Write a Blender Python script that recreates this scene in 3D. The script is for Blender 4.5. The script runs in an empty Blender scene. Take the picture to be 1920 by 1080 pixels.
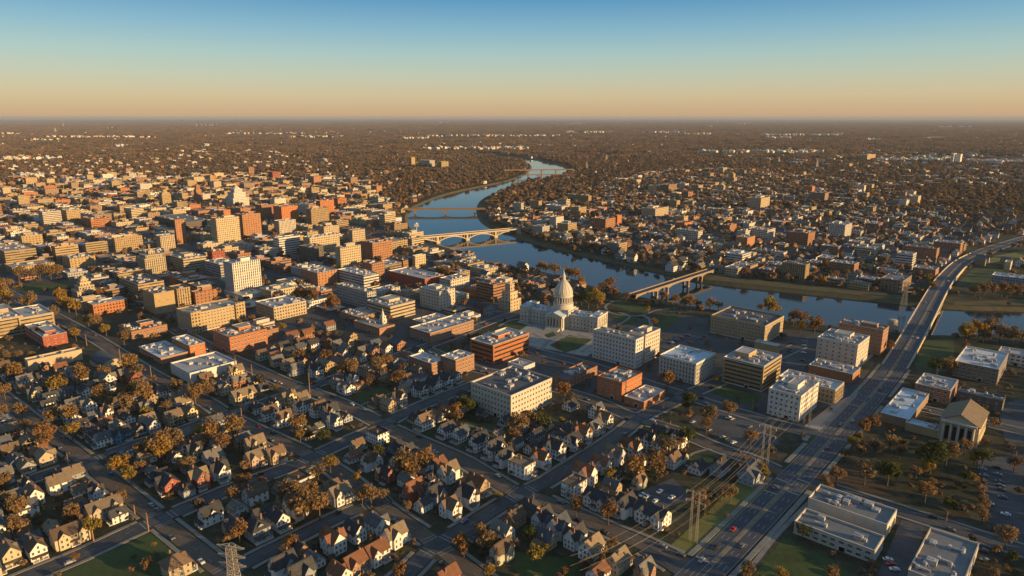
import bpy, math, random
import numpy as np
from mathutils import Vector, Matrix, geometry

random.seed(11); RNG = np.random.default_rng(5)
C = bpy.context.scene.collection
SC = bpy.context.scene
R = math.radians

# ------------------------------------------------------------------ camera
FPX = 1297.0; CAMH = 200.0; PITCH = math.atan(320.5/FPX)
CP, SP = math.cos(PITCH), math.sin(PITCH)
cam_d = bpy.data.cameras.new('camera'); cam = bpy.data.objects.new('camera', cam_d); C.objects.link(cam)
cam.location = (0, 0, CAMH); cam.rotation_euler = (math.pi/2-PITCH, 0, 0)
cam_d.sensor_width = 36; cam_d.lens = 36*FPX/1920; cam_d.clip_start = 1; cam_d.clip_end = 200000
SC.camera = cam

# ------------------------------------------------------------------ light
SUN_EL = R(10.0); SUN_DIR = Vector((0.915, -0.40, 0)).normalized()
sun_d = bpy.data.lights.new('sun', 'SUN'); sun = bpy.data.objects.new('sun', sun_d); C.objects.link(sun)
sun_d.energy = 5.0; sun_d.angle = R(0.6); sun_d.color = (1.0, 0.64, 0.265)
to_sun = Vector((SUN_DIR.x*math.cos(SUN_EL), SUN_DIR.y*math.cos(SUN_EL), math.sin(SUN_EL)))
sun.rotation_euler = to_sun.to_track_quat('Z', 'Y').to_euler()
wd = bpy.data.worlds.new('World'); SC.world = wd; wd.use_nodes = True
wn = wd.node_tree; wn.nodes.clear()
wo = wn.nodes.new('ShaderNodeOutputWorld'); wb = wn.nodes.new('ShaderNodeBackground'); sky = wn.nodes.new('ShaderNodeTexSky')
sky.sky_type = 'NISHITA'; sky.sun_disc = False; sky.sun_elevation = SUN_EL
sky.sun_rotation = math.pi/2 - math.atan2(SUN_DIR.y, SUN_DIR.x); sky.altitude = 200; sky.air_density = 1.0; sky.dust_density = 1.2
tc = wn.nodes.new('ShaderNodeTexCoord'); sx = wn.nodes.new('ShaderNodeSeparateXYZ'); mr = wn.nodes.new('ShaderNodeMapRange')
mr.inputs['From Min'].default_value = -0.002; mr.inputs['From Max'].default_value = 0.30
rmp = wn.nodes.new('ShaderNodeValToRGB'); mx = wn.nodes.new('ShaderNodeMixRGB'); mx.blend_type = 'MIX'; mx.inputs[0].default_value = 0.86
SKY_STOPS = [(0.0, (3.98, 2.55, 1.50)), (0.033, (4.2, 2.85, 1.68)), (0.103, (4.25, 3.45, 2.15)), (0.183, (3.55, 3.75, 2.85)), (0.275, (2.6, 3.70, 3.55)), (0.384, (1.45, 2.95, 3.85)), (0.51, (.50, 1.95, 3.5)), (0.70, (1.0, 2.05, 3.3)), (1.0, (1.25, 2.2, 3.35))]
el = rmp.color_ramp.elements
el[0].position, el[0].color = SKY_STOPS[0][0], (*SKY_STOPS[0][1], 1)
el[1].position, el[1].color = SKY_STOPS[-1][0], (*SKY_STOPS[-1][1], 1)
for p_, c_ in SKY_STOPS[1:-1]:
    e_ = el.new(p_); e_.color = (*c_, 1)
L_ = wn.links.new
L_(tc.outputs['Generated'], sx.inputs[0]); L_(sx.outputs['Z'], mr.inputs['Value']); L_(mr.outputs[0], rmp.inputs[0])
# unseen sky behind the view, dimmed by hand to deepen shade on left-front walls
dv = wn.nodes.new('ShaderNodeVectorMath'); dv.operation = 'DOT_PRODUCT'; dv.inputs[1].default_value = (-.72, -.69, 0); dm_ = wn.nodes.new('ShaderNodeMapRange'); dm_.interpolation_type = 'SMOOTHSTEP'
dm_.inputs['From Min'].default_value = 0.0; dm_.inputs['From Max'].default_value = .8; dm_.inputs['To Min'].default_value = 1.0; dm_.inputs['To Max'].default_value = .68; dk = wn.nodes.new('ShaderNodeMixRGB'); dk.blend_type = 'MULTIPLY'; dk.inputs[0].default_value = 1
L_(tc.outputs['Generated'], dv.inputs[0]); L_(dv.outputs['Value'], dm_.inputs['Value']); L_(mx.outputs[0], dk.inputs[1]); L_(dm_.outputs[0], dk.inputs[2])
L_(sky.outputs[0], mx.inputs[1]); L_(rmp.outputs[0], mx.inputs[2]); L_(dk.outputs[0], wb.inputs[0]); L_(wb.outputs[0], wo.inputs[0])
wb.inputs[1].default_value = 0.0955
SC.view_settings.view_transform = 'Standard'; SC.view_settings.look = 'None'
SC.view_settings.exposure = 0.68; SC.view_settings.gamma = 1.0; SC.view_settings.use_curve_mapping = False
SC.cycles.max_bounces = 5; SC.cycles.diffuse_bounces = 2; SC.cycles.glossy_bounces = 2; SC.cycles.transmission_bounces = 2
SC.cycles.volume_bounces = 0; SC.cycles.transparent_max_bounces = 4; SC.cycles.sample_clamp_indirect = 6
SC.cycles.use_denoising = True

# ------------------------------------------------------------------ projection helpers (photo pixel -> point on the ground)
def at(u, v, z=0.0):
    d = (u-960)/FPX; w = (540-v)/FPX
    y = CP+w*SP; zz = -SP+w*CP
    t = (z-CAMH)/zz
    return Vector((d*t, y*t, z))
def px(p):
    zc = p[2]-CAMH if len(p) > 2 else -CAMH
    dep = p[1]*CP-zc*SP; up = p[1]*SP+zc*CP
    return (960+FPX*p[0]/dep, 540-FPX*up/dep, dep)
def pxs(X, Y):
    dep = Y*CP+CAMH*SP; up = Y*SP-CAMH*CP
    dep = np.maximum(dep, 1e-3)
    return 960+FPX*X/dep, 540-FPX*up/dep, dep
ANG = R(-41.7)
EB = Vector((math.cos(ANG), math.sin(ANG), 0)); EA = Vector((-math.sin(ANG), math.cos(ANG), 0))
def solve_u(P, D, u):
    k = (u-960)/FPX; dep = P.y*CP-(P.z-CAMH)*SP; dd = D.y*CP-D.z*SP
    return (k*dep-P.x)/(D.x-k*dd)
def inpoly(x, y, poly):
    x = np.asarray(x, float); y = np.asarray(y, float); r = np.zeros(x.shape, bool); n = len(poly)
    for i in range(n):
        x1, y1 = poly[i]; x2, y2 = poly[(i+1) % n]
        c = ((y1 > y) != (y2 > y))
        with np.errstate(divide='ignore', invalid='ignore'):
            r ^= c & (x < (x2-x1)*(y-y1)/((y2-y1) if y2 != y1 else 1e-9)+x1)
    return r

# ------------------------------------------------------------------ tagging
def tag(o, label=None, cat=None, group=None, kind=None):
    if label: o['label'] = label
    if cat: o['category'] = cat
    if group: o['group'] = group
    if kind: o['kind'] = kind
    return o
def empty(name, loc, rz=0.0):
    o = bpy.data.objects.new(name, None); C.objects.link(o); o.location = loc; o.rotation_euler = (0, 0, rz); o.empty_display_size = 1
    return o
def put(name, mesh, parent=None, loc=None, rz=None, mats=None, sc=None):
    o = bpy.data.objects.new(name, mesh); C.objects.link(o)
    if parent is not None: o.parent = parent
    if loc is not None: o.location = loc
    if rz is not None: o.rotation_euler = (0, 0, rz)
    if sc is not None: o.scale = sc
    if mats:
        for i, m in enumerate(mats):
            if m is not None:
                o.material_slots[i].link = 'OBJECT'; o.material_slots[i].material = m
    return o

# ------------------------------------------------------------------ mesh builder
class MB:
    def __init__(s): s.v = []; s.f = []; s.m = []; s.uv = []; s.sm = []
    def face(s, pts, mi=0, uv=None, smooth=False):
        b = len(s.v); s.v.extend([tuple(p) for p in pts]); s.f.append(tuple(range(b, b+len(pts)))); s.m.append(mi); s.sm.append(smooth)
        s.uv.extend(uv if uv else [(0.0, 0.0)]*len(pts))
    def wall(s, a, b, z0, z1, mi=0, u0=0.0):
        L = math.hypot(b[0]-a[0], b[1]-a[1])
        s.face([(a[0], a[1], z0), (b[0], b[1], z0), (b[0], b[1], z1), (a[0], a[1], z1)], mi, [(u0, z0), (u0+L, z0), (u0+L, z1), (u0, z1)])
    def prism(s, poly, z0, z1, mi=0, mt=None, top=True, bottom=False):
        n = len(poly)
        for i in range(n): s.wall(poly[i], poly[(i+1) % n], z0, z1, mi)
        if top: s.face([(p[0], p[1], z1) for p in poly], mi if mt is None else mt, [(p[0], p[1]) for p in poly])
        if bottom: s.face([(p[0], p[1], z0) for p in reversed(poly)], mi, [(p[0], p[1]) for p in reversed(poly)])
    def box(s, x0, y0, z0, x1, y1, z1, mi=0, mt=None, top=True, bottom=False):
        s.prism([(x0, y0), (x1, y0), (x1, y1), (x0, y1)], z0, z1, mi, mt, top, bottom)
    def ring(s, x0, y0, x1, y1, z0, z1, t, mi=0):
        o = [(x0, y0), (x1, y0), (x1, y1), (x0, y1)]; i_ = [(x0+t, y0+t), (x1-t, y0+t), (x1-t, y1-t), (x0+t, y1-t)]
        for k in range(4):
            a, b = o[k], o[(k+1) % 4]; c, d = i_[(k+1) % 4], i_[k]
            s.wall(a, b, z0, z1, mi); s.wall(c, d, z0, z1, mi)
            s.face([(*a, z1), (*b, z1), (*c, z1), (*d, z1)], mi)
            s.face([(*a, z0), (*d, z0), (*c, z0), (*b, z0)], mi)
    def bar(s, a, b, r, mi=0, n=4):
        a = Vector(a); b = Vector(b); d = (b-a)
        if d.length < 1e-6: return
        d.normalize(); q = Vector((0, 0, 1)) if abs(d.z) < .9 else Vector((1, 0, 0)); e1 = d.cross(q).normalized(); e2 = d.cross(e1)
        ra = [e1*math.cos(2*math.pi*(k+.5)/n)*r+e2*math.sin(2*math.pi*(k+.5)/n)*r for k in range(n)]
        for k in range(n):
            p, q2 = ra[k], ra[(k+1) % n]; s.face([a+q2, a+p, b+p, b+q2], mi)
        s.face([a+p for p in ra], mi); s.face([b+p for p in reversed(ra)], mi)
    def lathe(s, prof, n=16, mi=0, cx=0, cy=0, smooth=True, cap=True):
        for k in range(len(prof)-1):
            (r0, z0), (r1, z1) = prof[k], prof[k+1]
            for j in range(n):
                a0, a1 = 2*math.pi*j/n, 2*math.pi*(j+1)/n
                P = lambda r, z, a: (cx+r*math.cos(a), cy+r*math.sin(a), z)
                if r1 < 1e-4: s.face([P(r0, z0, a0), P(r0, z0, a1), P(0, z1, 0)], mi, smooth=smooth)
                elif r0 < 1e-4: s.face([P(0, z0, 0), P(r1, z1, a1), P(r1, z1, a0)], mi, smooth=smooth)
                else: s.face([P(r0, z0, a0), P(r0, z0, a1), P(r1, z1, a1), P(r1, z1, a0)], mi, [(r0*a0, z0), (r0*a1, z0), (r0*a1, z1), (r0*a0, z1)], smooth)
        if cap and prof[-1][0] > 1e-4:
            r, z = prof[-1]; s.face([(cx+r*math.cos(2*math.pi*j/n), cy+r*math.sin(2*math.pi*j/n), z) for j in range(n)], mi)
    def gable(s, x0, y0, x1, y1, z, rise, axis='y', oh=0.5, mi=0, t=0.22, mg=None, hip=0.0):
        """two roof slabs; ridge along axis; mg = gable-end wall material index (None: no end triangles)"""
        sw = axis == 'x'
        if sw: x0, y0, x1, y1 = y0, x0, y1, x1
        T = (lambda p: (p[1], p[0], p[2])) if sw else (lambda p: p)
        def F(pts, m, flip=False):
            q = [T(p) for p in pts]
            if sw != flip: q.reverse()
            s.face(q, m, [(p[1], p[0]+p[2]) for p in pts])
        mxx = (x0+x1)/2; hw = (x1-x0)/2; sl = rise/hw; d = oh*sl
        a0, a1 = y0-oh, y1+oh; xl, xr = x0-oh, x1+oh; zl = z-d; zr = z+rise; h0, h1 = a0+hip, a1-hip
        F([(xl, a0, zl+t), (mxx, h0, zr+t), (mxx, h1, zr+t), (xl, a1, zl+t)], mi, True)
        F([(mxx, h0, zr+t), (xr, a0, zl+t), (xr, a1, zl+t), (mxx, h1, zr+t)], mi, True)
        if hip > 0:
            F([(xl, a0, zl+t), (xr, a0, zl+t), (mxx, h0, zr+t)], mi); F([(xr, a1, zl+t), (xl, a1, zl+t), (mxx, h1, zr+t)], mi)
            F([(xl, a0, zl), (xl, a1, zl), (xr, a1, zl), (xr, a0, zl)], mi)
            for p, q in (((xl, a0), (xr, a0)), ((xr, a0), (xr, a1)), ((xr, a1), (xl, a1)), ((xl, a1), (xl, a0))):
                F([(*p, zl), (*q, zl), (*q, zl+t), (*p, zl+t)], mi)
        else:
            F([(xl, a0, zl), (mxx, a0, zr), (mxx, a1, zr), (xl, a1, zl)], mi); F([(mxx, a0, zr), (xr, a0, zl), (xr, a1, zl), (mxx, a1, zr)], mi)
            for y in (a0, a1):
                F([(xl, y, zl), (mxx, y, zr), (mxx, y, zr+t), (xl, y, zl+t)], mi, y == a0); F([(mxx, y, zr), (xr, y, zl), (xr, y, zl+t), (mxx, y, zr+t)], mi, y == a0)
            F([(xl, a0, zl), (xl, a1, zl), (xl, a1, zl+t), (xl, a0, zl+t)], mi, True); F([(xr, a0, zl), (xr, a1, zl), (xr, a1, zl+t), (xr, a0, zl+t)], mi)
    def gend(s, x0, y0, x1, y1, z, rise, axis='y', mi=0):
        if axis == 'y':
            m = (x0+x1)/2
            s.face([(x0, y0, z), (x1, y0, z), (m, y0, z+rise)], mi, [(0, z), (x1-x0, z), ((x1-x0)/2, z+rise)])
            s.face([(x1, y1, z), (x0, y1, z), (m, y1, z+rise)], mi, [(0, z), (x1-x0, z), ((x1-x0)/2, z+rise)])
        else:
            m = (y0+y1)/2
            s.face([(x0, y1, z), (x0, y0, z), (x0, m, z+rise)], mi, [(0, z), (y1-y0, z), ((y1-y0)/2, z+rise)])
            s.face([(x1, y0, z), (x1, y1, z), (x1, m, z+rise)], mi, [(0, z), (y1-y0, z), ((y1-y0)/2, z+rise)])
    def mesh(s, name, mats):
        me = bpy.data.meshes.new(name); me.from_pydata(s.v, [], s.f)
        for m in mats: me.materials.append(m)
        if s.f:
            me.polygons.foreach_set('material_index', s.m); me.polygons.foreach_set('use_smooth', s.sm)
            uvl = me.uv_layers.new(name='UVMap'); uvl.data.foreach_set('uv', np.array(s.uv, 'f').ravel())
        me.update(); return me
    def build(s, name, mats, parent=None, loc=None, rz=None):
        if not isinstance(mats, (list, tuple)): mats = [mats]
        return put(name, s.mesh(name, mats), parent, loc, rz)

# ------------------------------------------------------------------ materials
MATS = {}
def newmat(name, rough=.8, spec=.3):
    m = bpy.data.materials.new(name); m.use_nodes = True; nt = m.node_tree
    b = next(n for n in nt.nodes if n.type == 'BSDF_PRINCIPLED'); b.inputs['Roughness'].default_value = rough; b.inputs['Specular IOR Level'].default_value = spec
    return m, nt, b
def N(nt, t, **kw):
    n = nt.nodes.new(t)
    for k, v in kw.items():
        if k.startswith('i'): n.inputs[int(k[1:])].default_value = v
        else: setattr(n, k, v)
    return n
def mth(nt, op, a, b=None, c=None):
    n = nt.nodes.new('ShaderNodeMath'); n.operation = op
    for i, x in enumerate((a, b, c)):
        if x is None: continue
        if isinstance(x, (int, float)): n.inputs[i].default_value = x
        else: nt.links.new(x, n.inputs[i])
    return n.outputs[0]
def mixc(nt, f, a, b, mode='MIX'):
    n = nt.nodes.new('ShaderNodeMixRGB'); n.blend_type = mode
    for i, x in enumerate((f, a, b)):
        if isinstance(x, (int, float)): n.inputs[i].default_value = x
        elif isinstance(x, tuple): n.inputs[i].default_value = (*x[:3], 1)
        else: nt.links.new(x, n.inputs[i])
    return n.outputs[0]
def noise(nt, scale, coord='obj', detail=4, rough=.6):
    key = '_c_'+coord
    t = nt.nodes.get(key)
    if t is None:
        if coord == 'obj': t = nt.nodes.new('ShaderNodeTexCoord')
        else: t = nt.nodes.new('ShaderNodeNewGeometry')
        t.name = key
    n = nt.nodes.new('ShaderNodeTexNoise'); n.inputs['Scale'].default_value = scale; n.inputs['Detail'].default_value = detail; n.inputs['Roughness'].default_value = rough
    nt.links.new(t.outputs['Object' if coord == 'obj' else 'Position'], n.inputs['Vector']); return n.outputs[0]
def ramp(nt, f, stops):
    n = nt.nodes.new('ShaderNodeValToRGB'); e = n.color_ramp.elements
    e[0].position, e[0].color = stops[0][0], (*stops[0][1], 1); e[1].position, e[1].color = stops[-1][0], (*stops[-1][1], 1)
    for p, c in stops[1:-1]:
        q = e.new(p); q.color = (*c, 1)
    nt.links.new(f, n.inputs[0]); return n.outputs[0]
def scl(c, k): return tuple(min(1, x*k) for x in c)
def plain(name, col, rough=.8, var=.35, scale=.6, spec=.3, coord='obj', rnd=0.0, metal=0.0):
    """weathered plain surface: two octaves of mottling, optional per-object tint"""
    if name in MATS: return MATS[name]
    m, nt, b = newmat(name, rough, spec); b.inputs['Metallic'].default_value = metal
    f = mth(nt, 'ADD', mth(nt, 'MULTIPLY', noise(nt, scale, coord), .65), mth(nt, 'MULTIPLY', noise(nt, scale*7, coord), .35))
    c = ramp(nt, f, [(.3, scl(col, 1-var)), (.5, col), (.72, scl(col, 1+var*.7))])
    if rnd:
        oi = nt.nodes.new('ShaderNodeObjectInfo'); c = mixc(nt, 1.0, c, ramp(nt, oi.outputs['Random'], [(0, (1-rnd, 1-rnd, 1-rnd*.8)), (1, (1+rnd, 1+rnd*.8, 1+rnd*.6))]), 'MULTIPLY')
    nt.links.new(c, b.inputs['Base Color']); MATS[name] = m; return m
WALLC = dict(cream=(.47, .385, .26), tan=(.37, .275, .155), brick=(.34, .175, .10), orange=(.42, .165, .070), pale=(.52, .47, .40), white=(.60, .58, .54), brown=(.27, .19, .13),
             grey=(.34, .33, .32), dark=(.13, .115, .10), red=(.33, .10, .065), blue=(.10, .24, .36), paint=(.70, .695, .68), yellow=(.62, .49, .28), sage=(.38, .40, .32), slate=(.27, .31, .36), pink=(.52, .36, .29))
def wallmat(key):
    n = 'wall_'+key
    if n in MATS: return MATS[n]
    col = WALLC[key]; m, nt, b = newmat(n, .85, .25)
    f = mth(nt, 'ADD', mth(nt, 'MULTIPLY', noise(nt, .25), .6), mth(nt, 'MULTIPLY', noise(nt, 2.6), .4))
    c = ramp(nt, f, [(.28, scl(col, .72)), (.5, col), (.75, scl(col, 1.18))])
    oi = nt.nodes.new('ShaderNodeObjectInfo'); c = mixc(nt, 1.0, c, ramp(nt, oi.outputs['Random'], [(0, (.84, .83, .84)), (1, (1.1, 1.06, 1.02))]), 'MULTIPLY')
    # thin siding/brick courses
    if key in ('brick', 'red', 'orange', 'brown', 'dark', 'white', 'paint', 'blue', 'yellow', 'sage', 'slate', 'pink'):
        uv = nt.nodes.new('ShaderNodeUVMap'); s_ = nt.nodes.new('ShaderNodeSeparateXYZ'); nt.links.new(uv.outputs[0], s_.inputs[0])
        fr = mth(nt, 'FRACT', mth(nt, 'MULTIPLY', s_.outputs[1], 3.2)); c = mixc(nt, mth(nt, 'MULTIPLY', mth(nt, 'LESS_THAN', fr, .14), .35), c, scl(col, .45))
    nt.links.new(c, b.inputs['Base Color']); MATS[n] = m; return m
FAC = dict(g=(3.0, 3.3, .22, .72, .28, .78), b=(6.0, 3.4, .0, 1.0, .34, .74), v=(2.6, 3.2, .26, .74, .10, .92), s=(4.4, 3.6, .32, .64, .30, .72), n=(9.0, 9.0, .45, .55, .45, .55), m=(3.6, 3.1, .12, .82, .3, .78))
def facade(key, st):
    """far facades: procedural rows of dark reflecting glass between piers (metres in UV)"""
    n = 'facade_%s_%s' % (key, st)
    if n in MATS: return MATS[n]
    col = WALLC[key]; bay, fl, a0, a1, b0, b1 = FAC[st]; m, nt, b = newmat(n, .85, .25)
    f = mth(nt, 'ADD', mth(nt, 'MULTIPLY', noise(nt, .2), .6), mth(nt, 'MULTIPLY', noise(nt, 1.7), .4))
    c = ramp(nt, f, [(.28, scl(col, .74)), (.5, col), (.75, scl(col, 1.15))])
    oi = nt.nodes.new('ShaderNodeObjectInfo'); c = mixc(nt, 1.0, c, ramp(nt, oi.outputs['Random'], [(0, (.85, .83, .83)), (1, (1.1, 1.06, 1.02))]), 'MULTIPLY')
    uv = nt.nodes.new('ShaderNodeUVMap'); s_ = nt.nodes.new('ShaderNodeSeparateXYZ'); nt.links.new(uv.outputs[0], s_.inputs[0])
    U = mth(nt, 'DIVIDE', s_.outputs[0], bay); V = mth(nt, 'DIVIDE', s_.outputs[1], fl); fu = mth(nt, 'FRACT', U); fv = mth(nt, 'FRACT', V)
    k = mth(nt, 'MULTIPLY', mth(nt, 'MULTIPLY', mth(nt, 'GREATER_THAN', fu, a0-1e-4), mth(nt, 'LESS_THAN', fu, a1+1e-4)), mth(nt, 'MULTIPLY', mth(nt, 'GREATER_THAN', fv, b0), mth(nt, 'LESS_THAN', fv, b1)))
    k = mth(nt, 'MULTIPLY', k, mth(nt, 'GREATER_THAN', s_.outputs[1], .3))
    cv = nt.nodes.new('ShaderNodeCombineXYZ'); nt.links.new(mth(nt, 'FLOOR', U), cv.inputs[0]); nt.links.new(mth(nt, 'FLOOR', V), cv.inputs[1]); nt.links.new(oi.outputs['Random'], cv.inputs[2])
    wnz = nt.nodes.new('ShaderNodeTexWhiteNoise'); nt.links.new(cv.outputs[0], wnz.inputs[0])
    g = ramp(nt, wnz.outputs[0], [(0, (.012, .015, .02)), (.6, (.03, .035, .04)), (.85, (.07, .065, .055)), (1, (.2, .17, .13))])
    nt.links.new(mixc(nt, k, c, g), b.inputs['Base Color']); nt.links.new(mth(nt, 'SUBTRACT', .85, mth(nt, 'MULTIPLY', k, .5)), b.inputs['Roughness'])
    bp = nt.nodes.new('ShaderNodeBump'); bp.invert = True; bp.inputs['Distance'].default_value = .25; bp.inputs['Strength'].default_value = .6; nt.links.new(k, bp.inputs['Height']); nt.links.new(bp.outputs[0], b.inputs['Normal'])
    MATS[n] = m; return m
ROOFC = dict(white=(.52, .52, .52), light=(.36, .355, .35), grey=(.17, .172, .175), dark=(.09, .09, .10), tanr=(.36, .31, .25), blue=(.42, .50, .58))
def roofmat(key):
    n = 'flat_roof_'+key
    if n in MATS: return MATS[n]
    col = ROOFC[key]; m, nt, b = newmat(n, .75, .3)
    f = mth(nt, 'ADD', mth(nt, 'MULTIPLY', noise(nt, .07, detail=2), .45), mth(nt, 'ADD', mth(nt, 'MULTIPLY', noise(nt, .5), .35), mth(nt, 'MULTIPLY', noise(nt, 3.5), .2)))
    c = ramp(nt, f, [(.3, scl(col, .5)), (.45, scl(col, .85)), (.55, col), (.75, scl(col, 1.2))])
    t = nt.nodes.get('_c_obj'); s_ = nt.nodes.new('ShaderNodeSeparateXYZ'); nt.links.new(t.outputs['Object'], s_.inputs[0])
    seam = mth(nt, 'LESS_THAN', mth(nt, 'FRACT', mth(nt, 'DIVIDE', s_.outputs[0], 3.1)), .05); c = mixc(nt, mth(nt, 'MULTIPLY', seam, .3), c, scl(col, .4))
    nt.links.new(c, b.inputs['Base Color']); MATS[n] = m; return m
SHC = dict(brown=(.145, .10, .07), dark=(.055, .056, .062), grey=(.14, .137, .135), rust=(.20, .095, .055), tan=(.21, .165, .115), slate=(.085, .10, .12))
def shingle(key):
    n = 'shingle_'+key
    if n in MATS: return MATS[n]
    col = SHC[key]; m, nt, b = newmat(n, .9, .2)
    f = mth(nt, 'ADD', mth(nt, 'MULTIPLY', noise(nt, .45), .55), mth(nt, 'MULTIPLY', noise(nt, 5), .45))
    c = ramp(nt, f, [(.3, scl(col, .6)), (.5, col), (.75, scl(col, 1.35))])
    uv = nt.nodes.new('ShaderNodeUVMap'); s_ = nt.nodes.new('ShaderNodeSeparateXYZ'); nt.links.new(uv.outputs[0], s_.inputs[0])
    fr = mth(nt, 'FRACT', mth(nt, 'MULTIPLY', s_.outputs[1], 2.0)); c = mixc(nt, mth(nt, 'MULTIPLY', mth(nt, 'LESS_THAN', fr, .22), .4), c, scl(col, .5))
    oi = nt.nodes.new('ShaderNodeObjectInfo'); c = mixc(nt, 1.0, c, ramp(nt, oi.outputs['Random'], [(0, (.75, .75, .77)), (1, (1.25, 1.18, 1.1))]), 'MULTIPLY')
    nt.links.new(c, b.inputs['Base Color']); MATS[n] = m; return m
def glassmat():
    if 'window_glass' in MATS: return MATS['window_glass']
    m, nt, b = newmat('window_glass', .22, .22)
    oi = nt.nodes.new('ShaderNodeObjectInfo')
    nt.links.new(ramp(nt, oi.outputs['Random'], [(0, (.008, .010, .014)), (.7, (.02, .024, .03)), (.9, (.06, .055, .05)), (1, (.16, .14, .12))]), b.inputs['Base Color']); MATS['window_glass'] = m; return m
def leafmat(name, cols):
    if name in MATS: return MATS[name]
    m, nt, b = newmat(name, .95, .1)
    oi = nt.nodes.new('ShaderNodeObjectInfo')
    base = ramp(nt, oi.outputs['Random'], [(i/(len(cols)-1), c) for i, c in enumerate(cols)])
    f = noise(nt, .55, detail=3); f2 = noise(nt, 3.0, detail=1)
    k = ramp(nt, mth(nt, 'ADD', mth(nt, 'MULTIPLY', f, .6), mth(nt, 'MULTIPLY', f2, .4)), [(.3, (.5, .47, .45)), (.5, (1, 1, 1)), (.72, (1.5, 1.4, 1.2))])
    cc = mixc(nt, 1.0, base, k, 'MULTIPLY'); nt.links.new(cc, b.inputs['Base Color']); tr = nt.nodes.new('ShaderNodeBsdfTranslucent'); nt.links.new(cc, tr.inputs[0]); ms = nt.nodes.new('ShaderNodeMixShader'); ms.inputs[0].default_value = .3
    out = next(n for n in nt.nodes if n.type == 'OUTPUT_MATERIAL'); nt.links.new(b.outputs[0], ms.inputs[1]); nt.links.new(tr.outputs[0], ms.inputs[2]); nt.links.new(ms.outputs[0], out.inputs[0]); MATS[name] = m; return m
LEAF = dict(brown=leafmat('leaves_brown', [(.24, .152, .072), (.28, .170, .070), (.25, .172, .094), (.29, .172, .064)]),
            rust=leafmat('leaves_rust', [(.27, .145, .06), (.29, .155, .058), (.24, .135, .066)]),
            gold=leafmat('leaves_gold', [(.34, .22, .042), (.29, .22, .048), (.36, .20, .04)]),
            green=leafmat('leaves_green', [(.075, .095, .025), (.095, .105, .028), (.065, .08, .028)]),
            grey=leafmat('leaves_grey', [(.20, .14, .085), (.17, .12, .075), (.16, .105, .065)]))
BARK = plain('bark', (.11, .085, .065), .95, .4, 1.5)
ASPH = plain('asphalt', (.066, .068, .074), .9, .5, .05, coord='pos')
CONC = plain('concrete_walk', (.20, .185, .165), .9, .35, .15, coord='pos')
CONCR = plain('weathered_concrete', (.40, .35, .28), .85, .35, .25)
GRASS = plain('grass_turf', (.042, .055, .018), .95, .45, .06, coord='pos')
STEEL = plain('galvanised_steel', (.42, .37, .30), .6, .25, .3, metal=.2)
TRIM = plain('window_frame_paint', (.55, .52, .46), .6, .15, 1)
DTRIM = plain('dark_window_frame', (.06, .055, .05), .5, .2, 1)
METAL = plain('rooftop_metal', (.36, .36, .36), .5, .3, .8, rnd=.3)
STONE = plain('pale_limestone', (.50, .46, .39), .8, .22, .2)
# ================================================================== SETTING
RIVER_PX = [(2300, 590), (1920, 576), (1780, 573), (1690, 563), (1493, 543), (1317, 525), (1280, 515), (1107, 478), (1023, 458), (973, 443), (947, 430), (917, 423), (900, 407), (897, 386), (907, 370),
    (940, 357), (973, 343), (1023, 335), (1053, 328), (1066, 320), (1063, 312), (1047, 306), (1007, 299), (975, 294), (935, 289), (905, 285.5), (895, 286.5), (925, 291), (955, 295), (985, 302), (996, 310), (990, 322), (957, 337),
    (907, 347), (857, 357), (817, 368), (783, 382), (763, 393), (757, 413), (770, 430), (783, 440), (813, 457), (837, 464), (853, 471), (880, 481), (913, 491), (940, 496), (973, 501), (1023, 510), (1090, 530),
    (1107, 536), (1150, 546), (1190, 555), (1280, 570), (1347, 583), (1423, 590), (1467, 600), (1520, 606), (1557, 612), (1667, 622), (1757, 630), (1877, 626), (1960, 630), (2300, 640)]
def smooth_closed(P, it=2):
    for _ in range(it):
        Q = []
        for i in range(len(P)):
            a, b = P[i], P[(i+1) % len(P)]; Q += [a*.75+b*.25, a*.25+b*.75]
        P = Q
    return P
RIVER = smooth_closed([at(u, v).to_2d() for u, v in RIVER_PX], 2)
area = sum(RIVER[i].x*RIVER[(i+1) % len(RIVER)].y-RIVER[(i+1) % len(RIVER)].x*RIVER[i].y for i in range(len(RIVER)))
if area < 0: RIVER.reverse()
RIVER_XY = [(p.x, p.y) for p in RIVER]
FAR = 90000.0
# --- ground: one sheet with the river cut out, reaching the horizon
gm, nt, gb = newmat('ground_earth', .95, .1)
f = mth(nt, 'ADD', mth(nt, 'MULTIPLY', noise(nt, .018, 'pos', 5), .55), mth(nt, 'MULTIPLY', noise(nt, .22, 'pos', 3), .45))
c_near = ramp(nt, f, [(.30, (.018, .023, .013)), (.44, (.038, .042, .023)), (.54, (.062, .055, .036)), (.66, (.105, .092, .070))])
f2 = mth(nt, 'ADD', mth(nt, 'MULTIPLY', noise(nt, .0011, 'pos', 6), .5), mth(nt, 'MULTIPLY', noise(nt, .02, 'pos', 4), .5))
c_far = ramp(nt, f2, [(.34, (.030, .022, .016)), (.5, (.058, .038, .025)), (.62, (.085, .058, .036))])
gsx = nt.nodes.new('ShaderNodeSeparateXYZ'); nt.links.new(nt.nodes['_c_pos'].outputs['Position'], gsx.inputs[0])
gr = nt.nodes.new('ShaderNodeMapRange'); gr.inputs[1].default_value = 1500; gr.inputs[2].default_value = 3200; nt.links.new(gsx.outputs[1], gr.inputs[0])
nt.links.new(mixc(nt, gr.outputs[0], c_near, c_far), gb.inputs['Base Color'])
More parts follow.
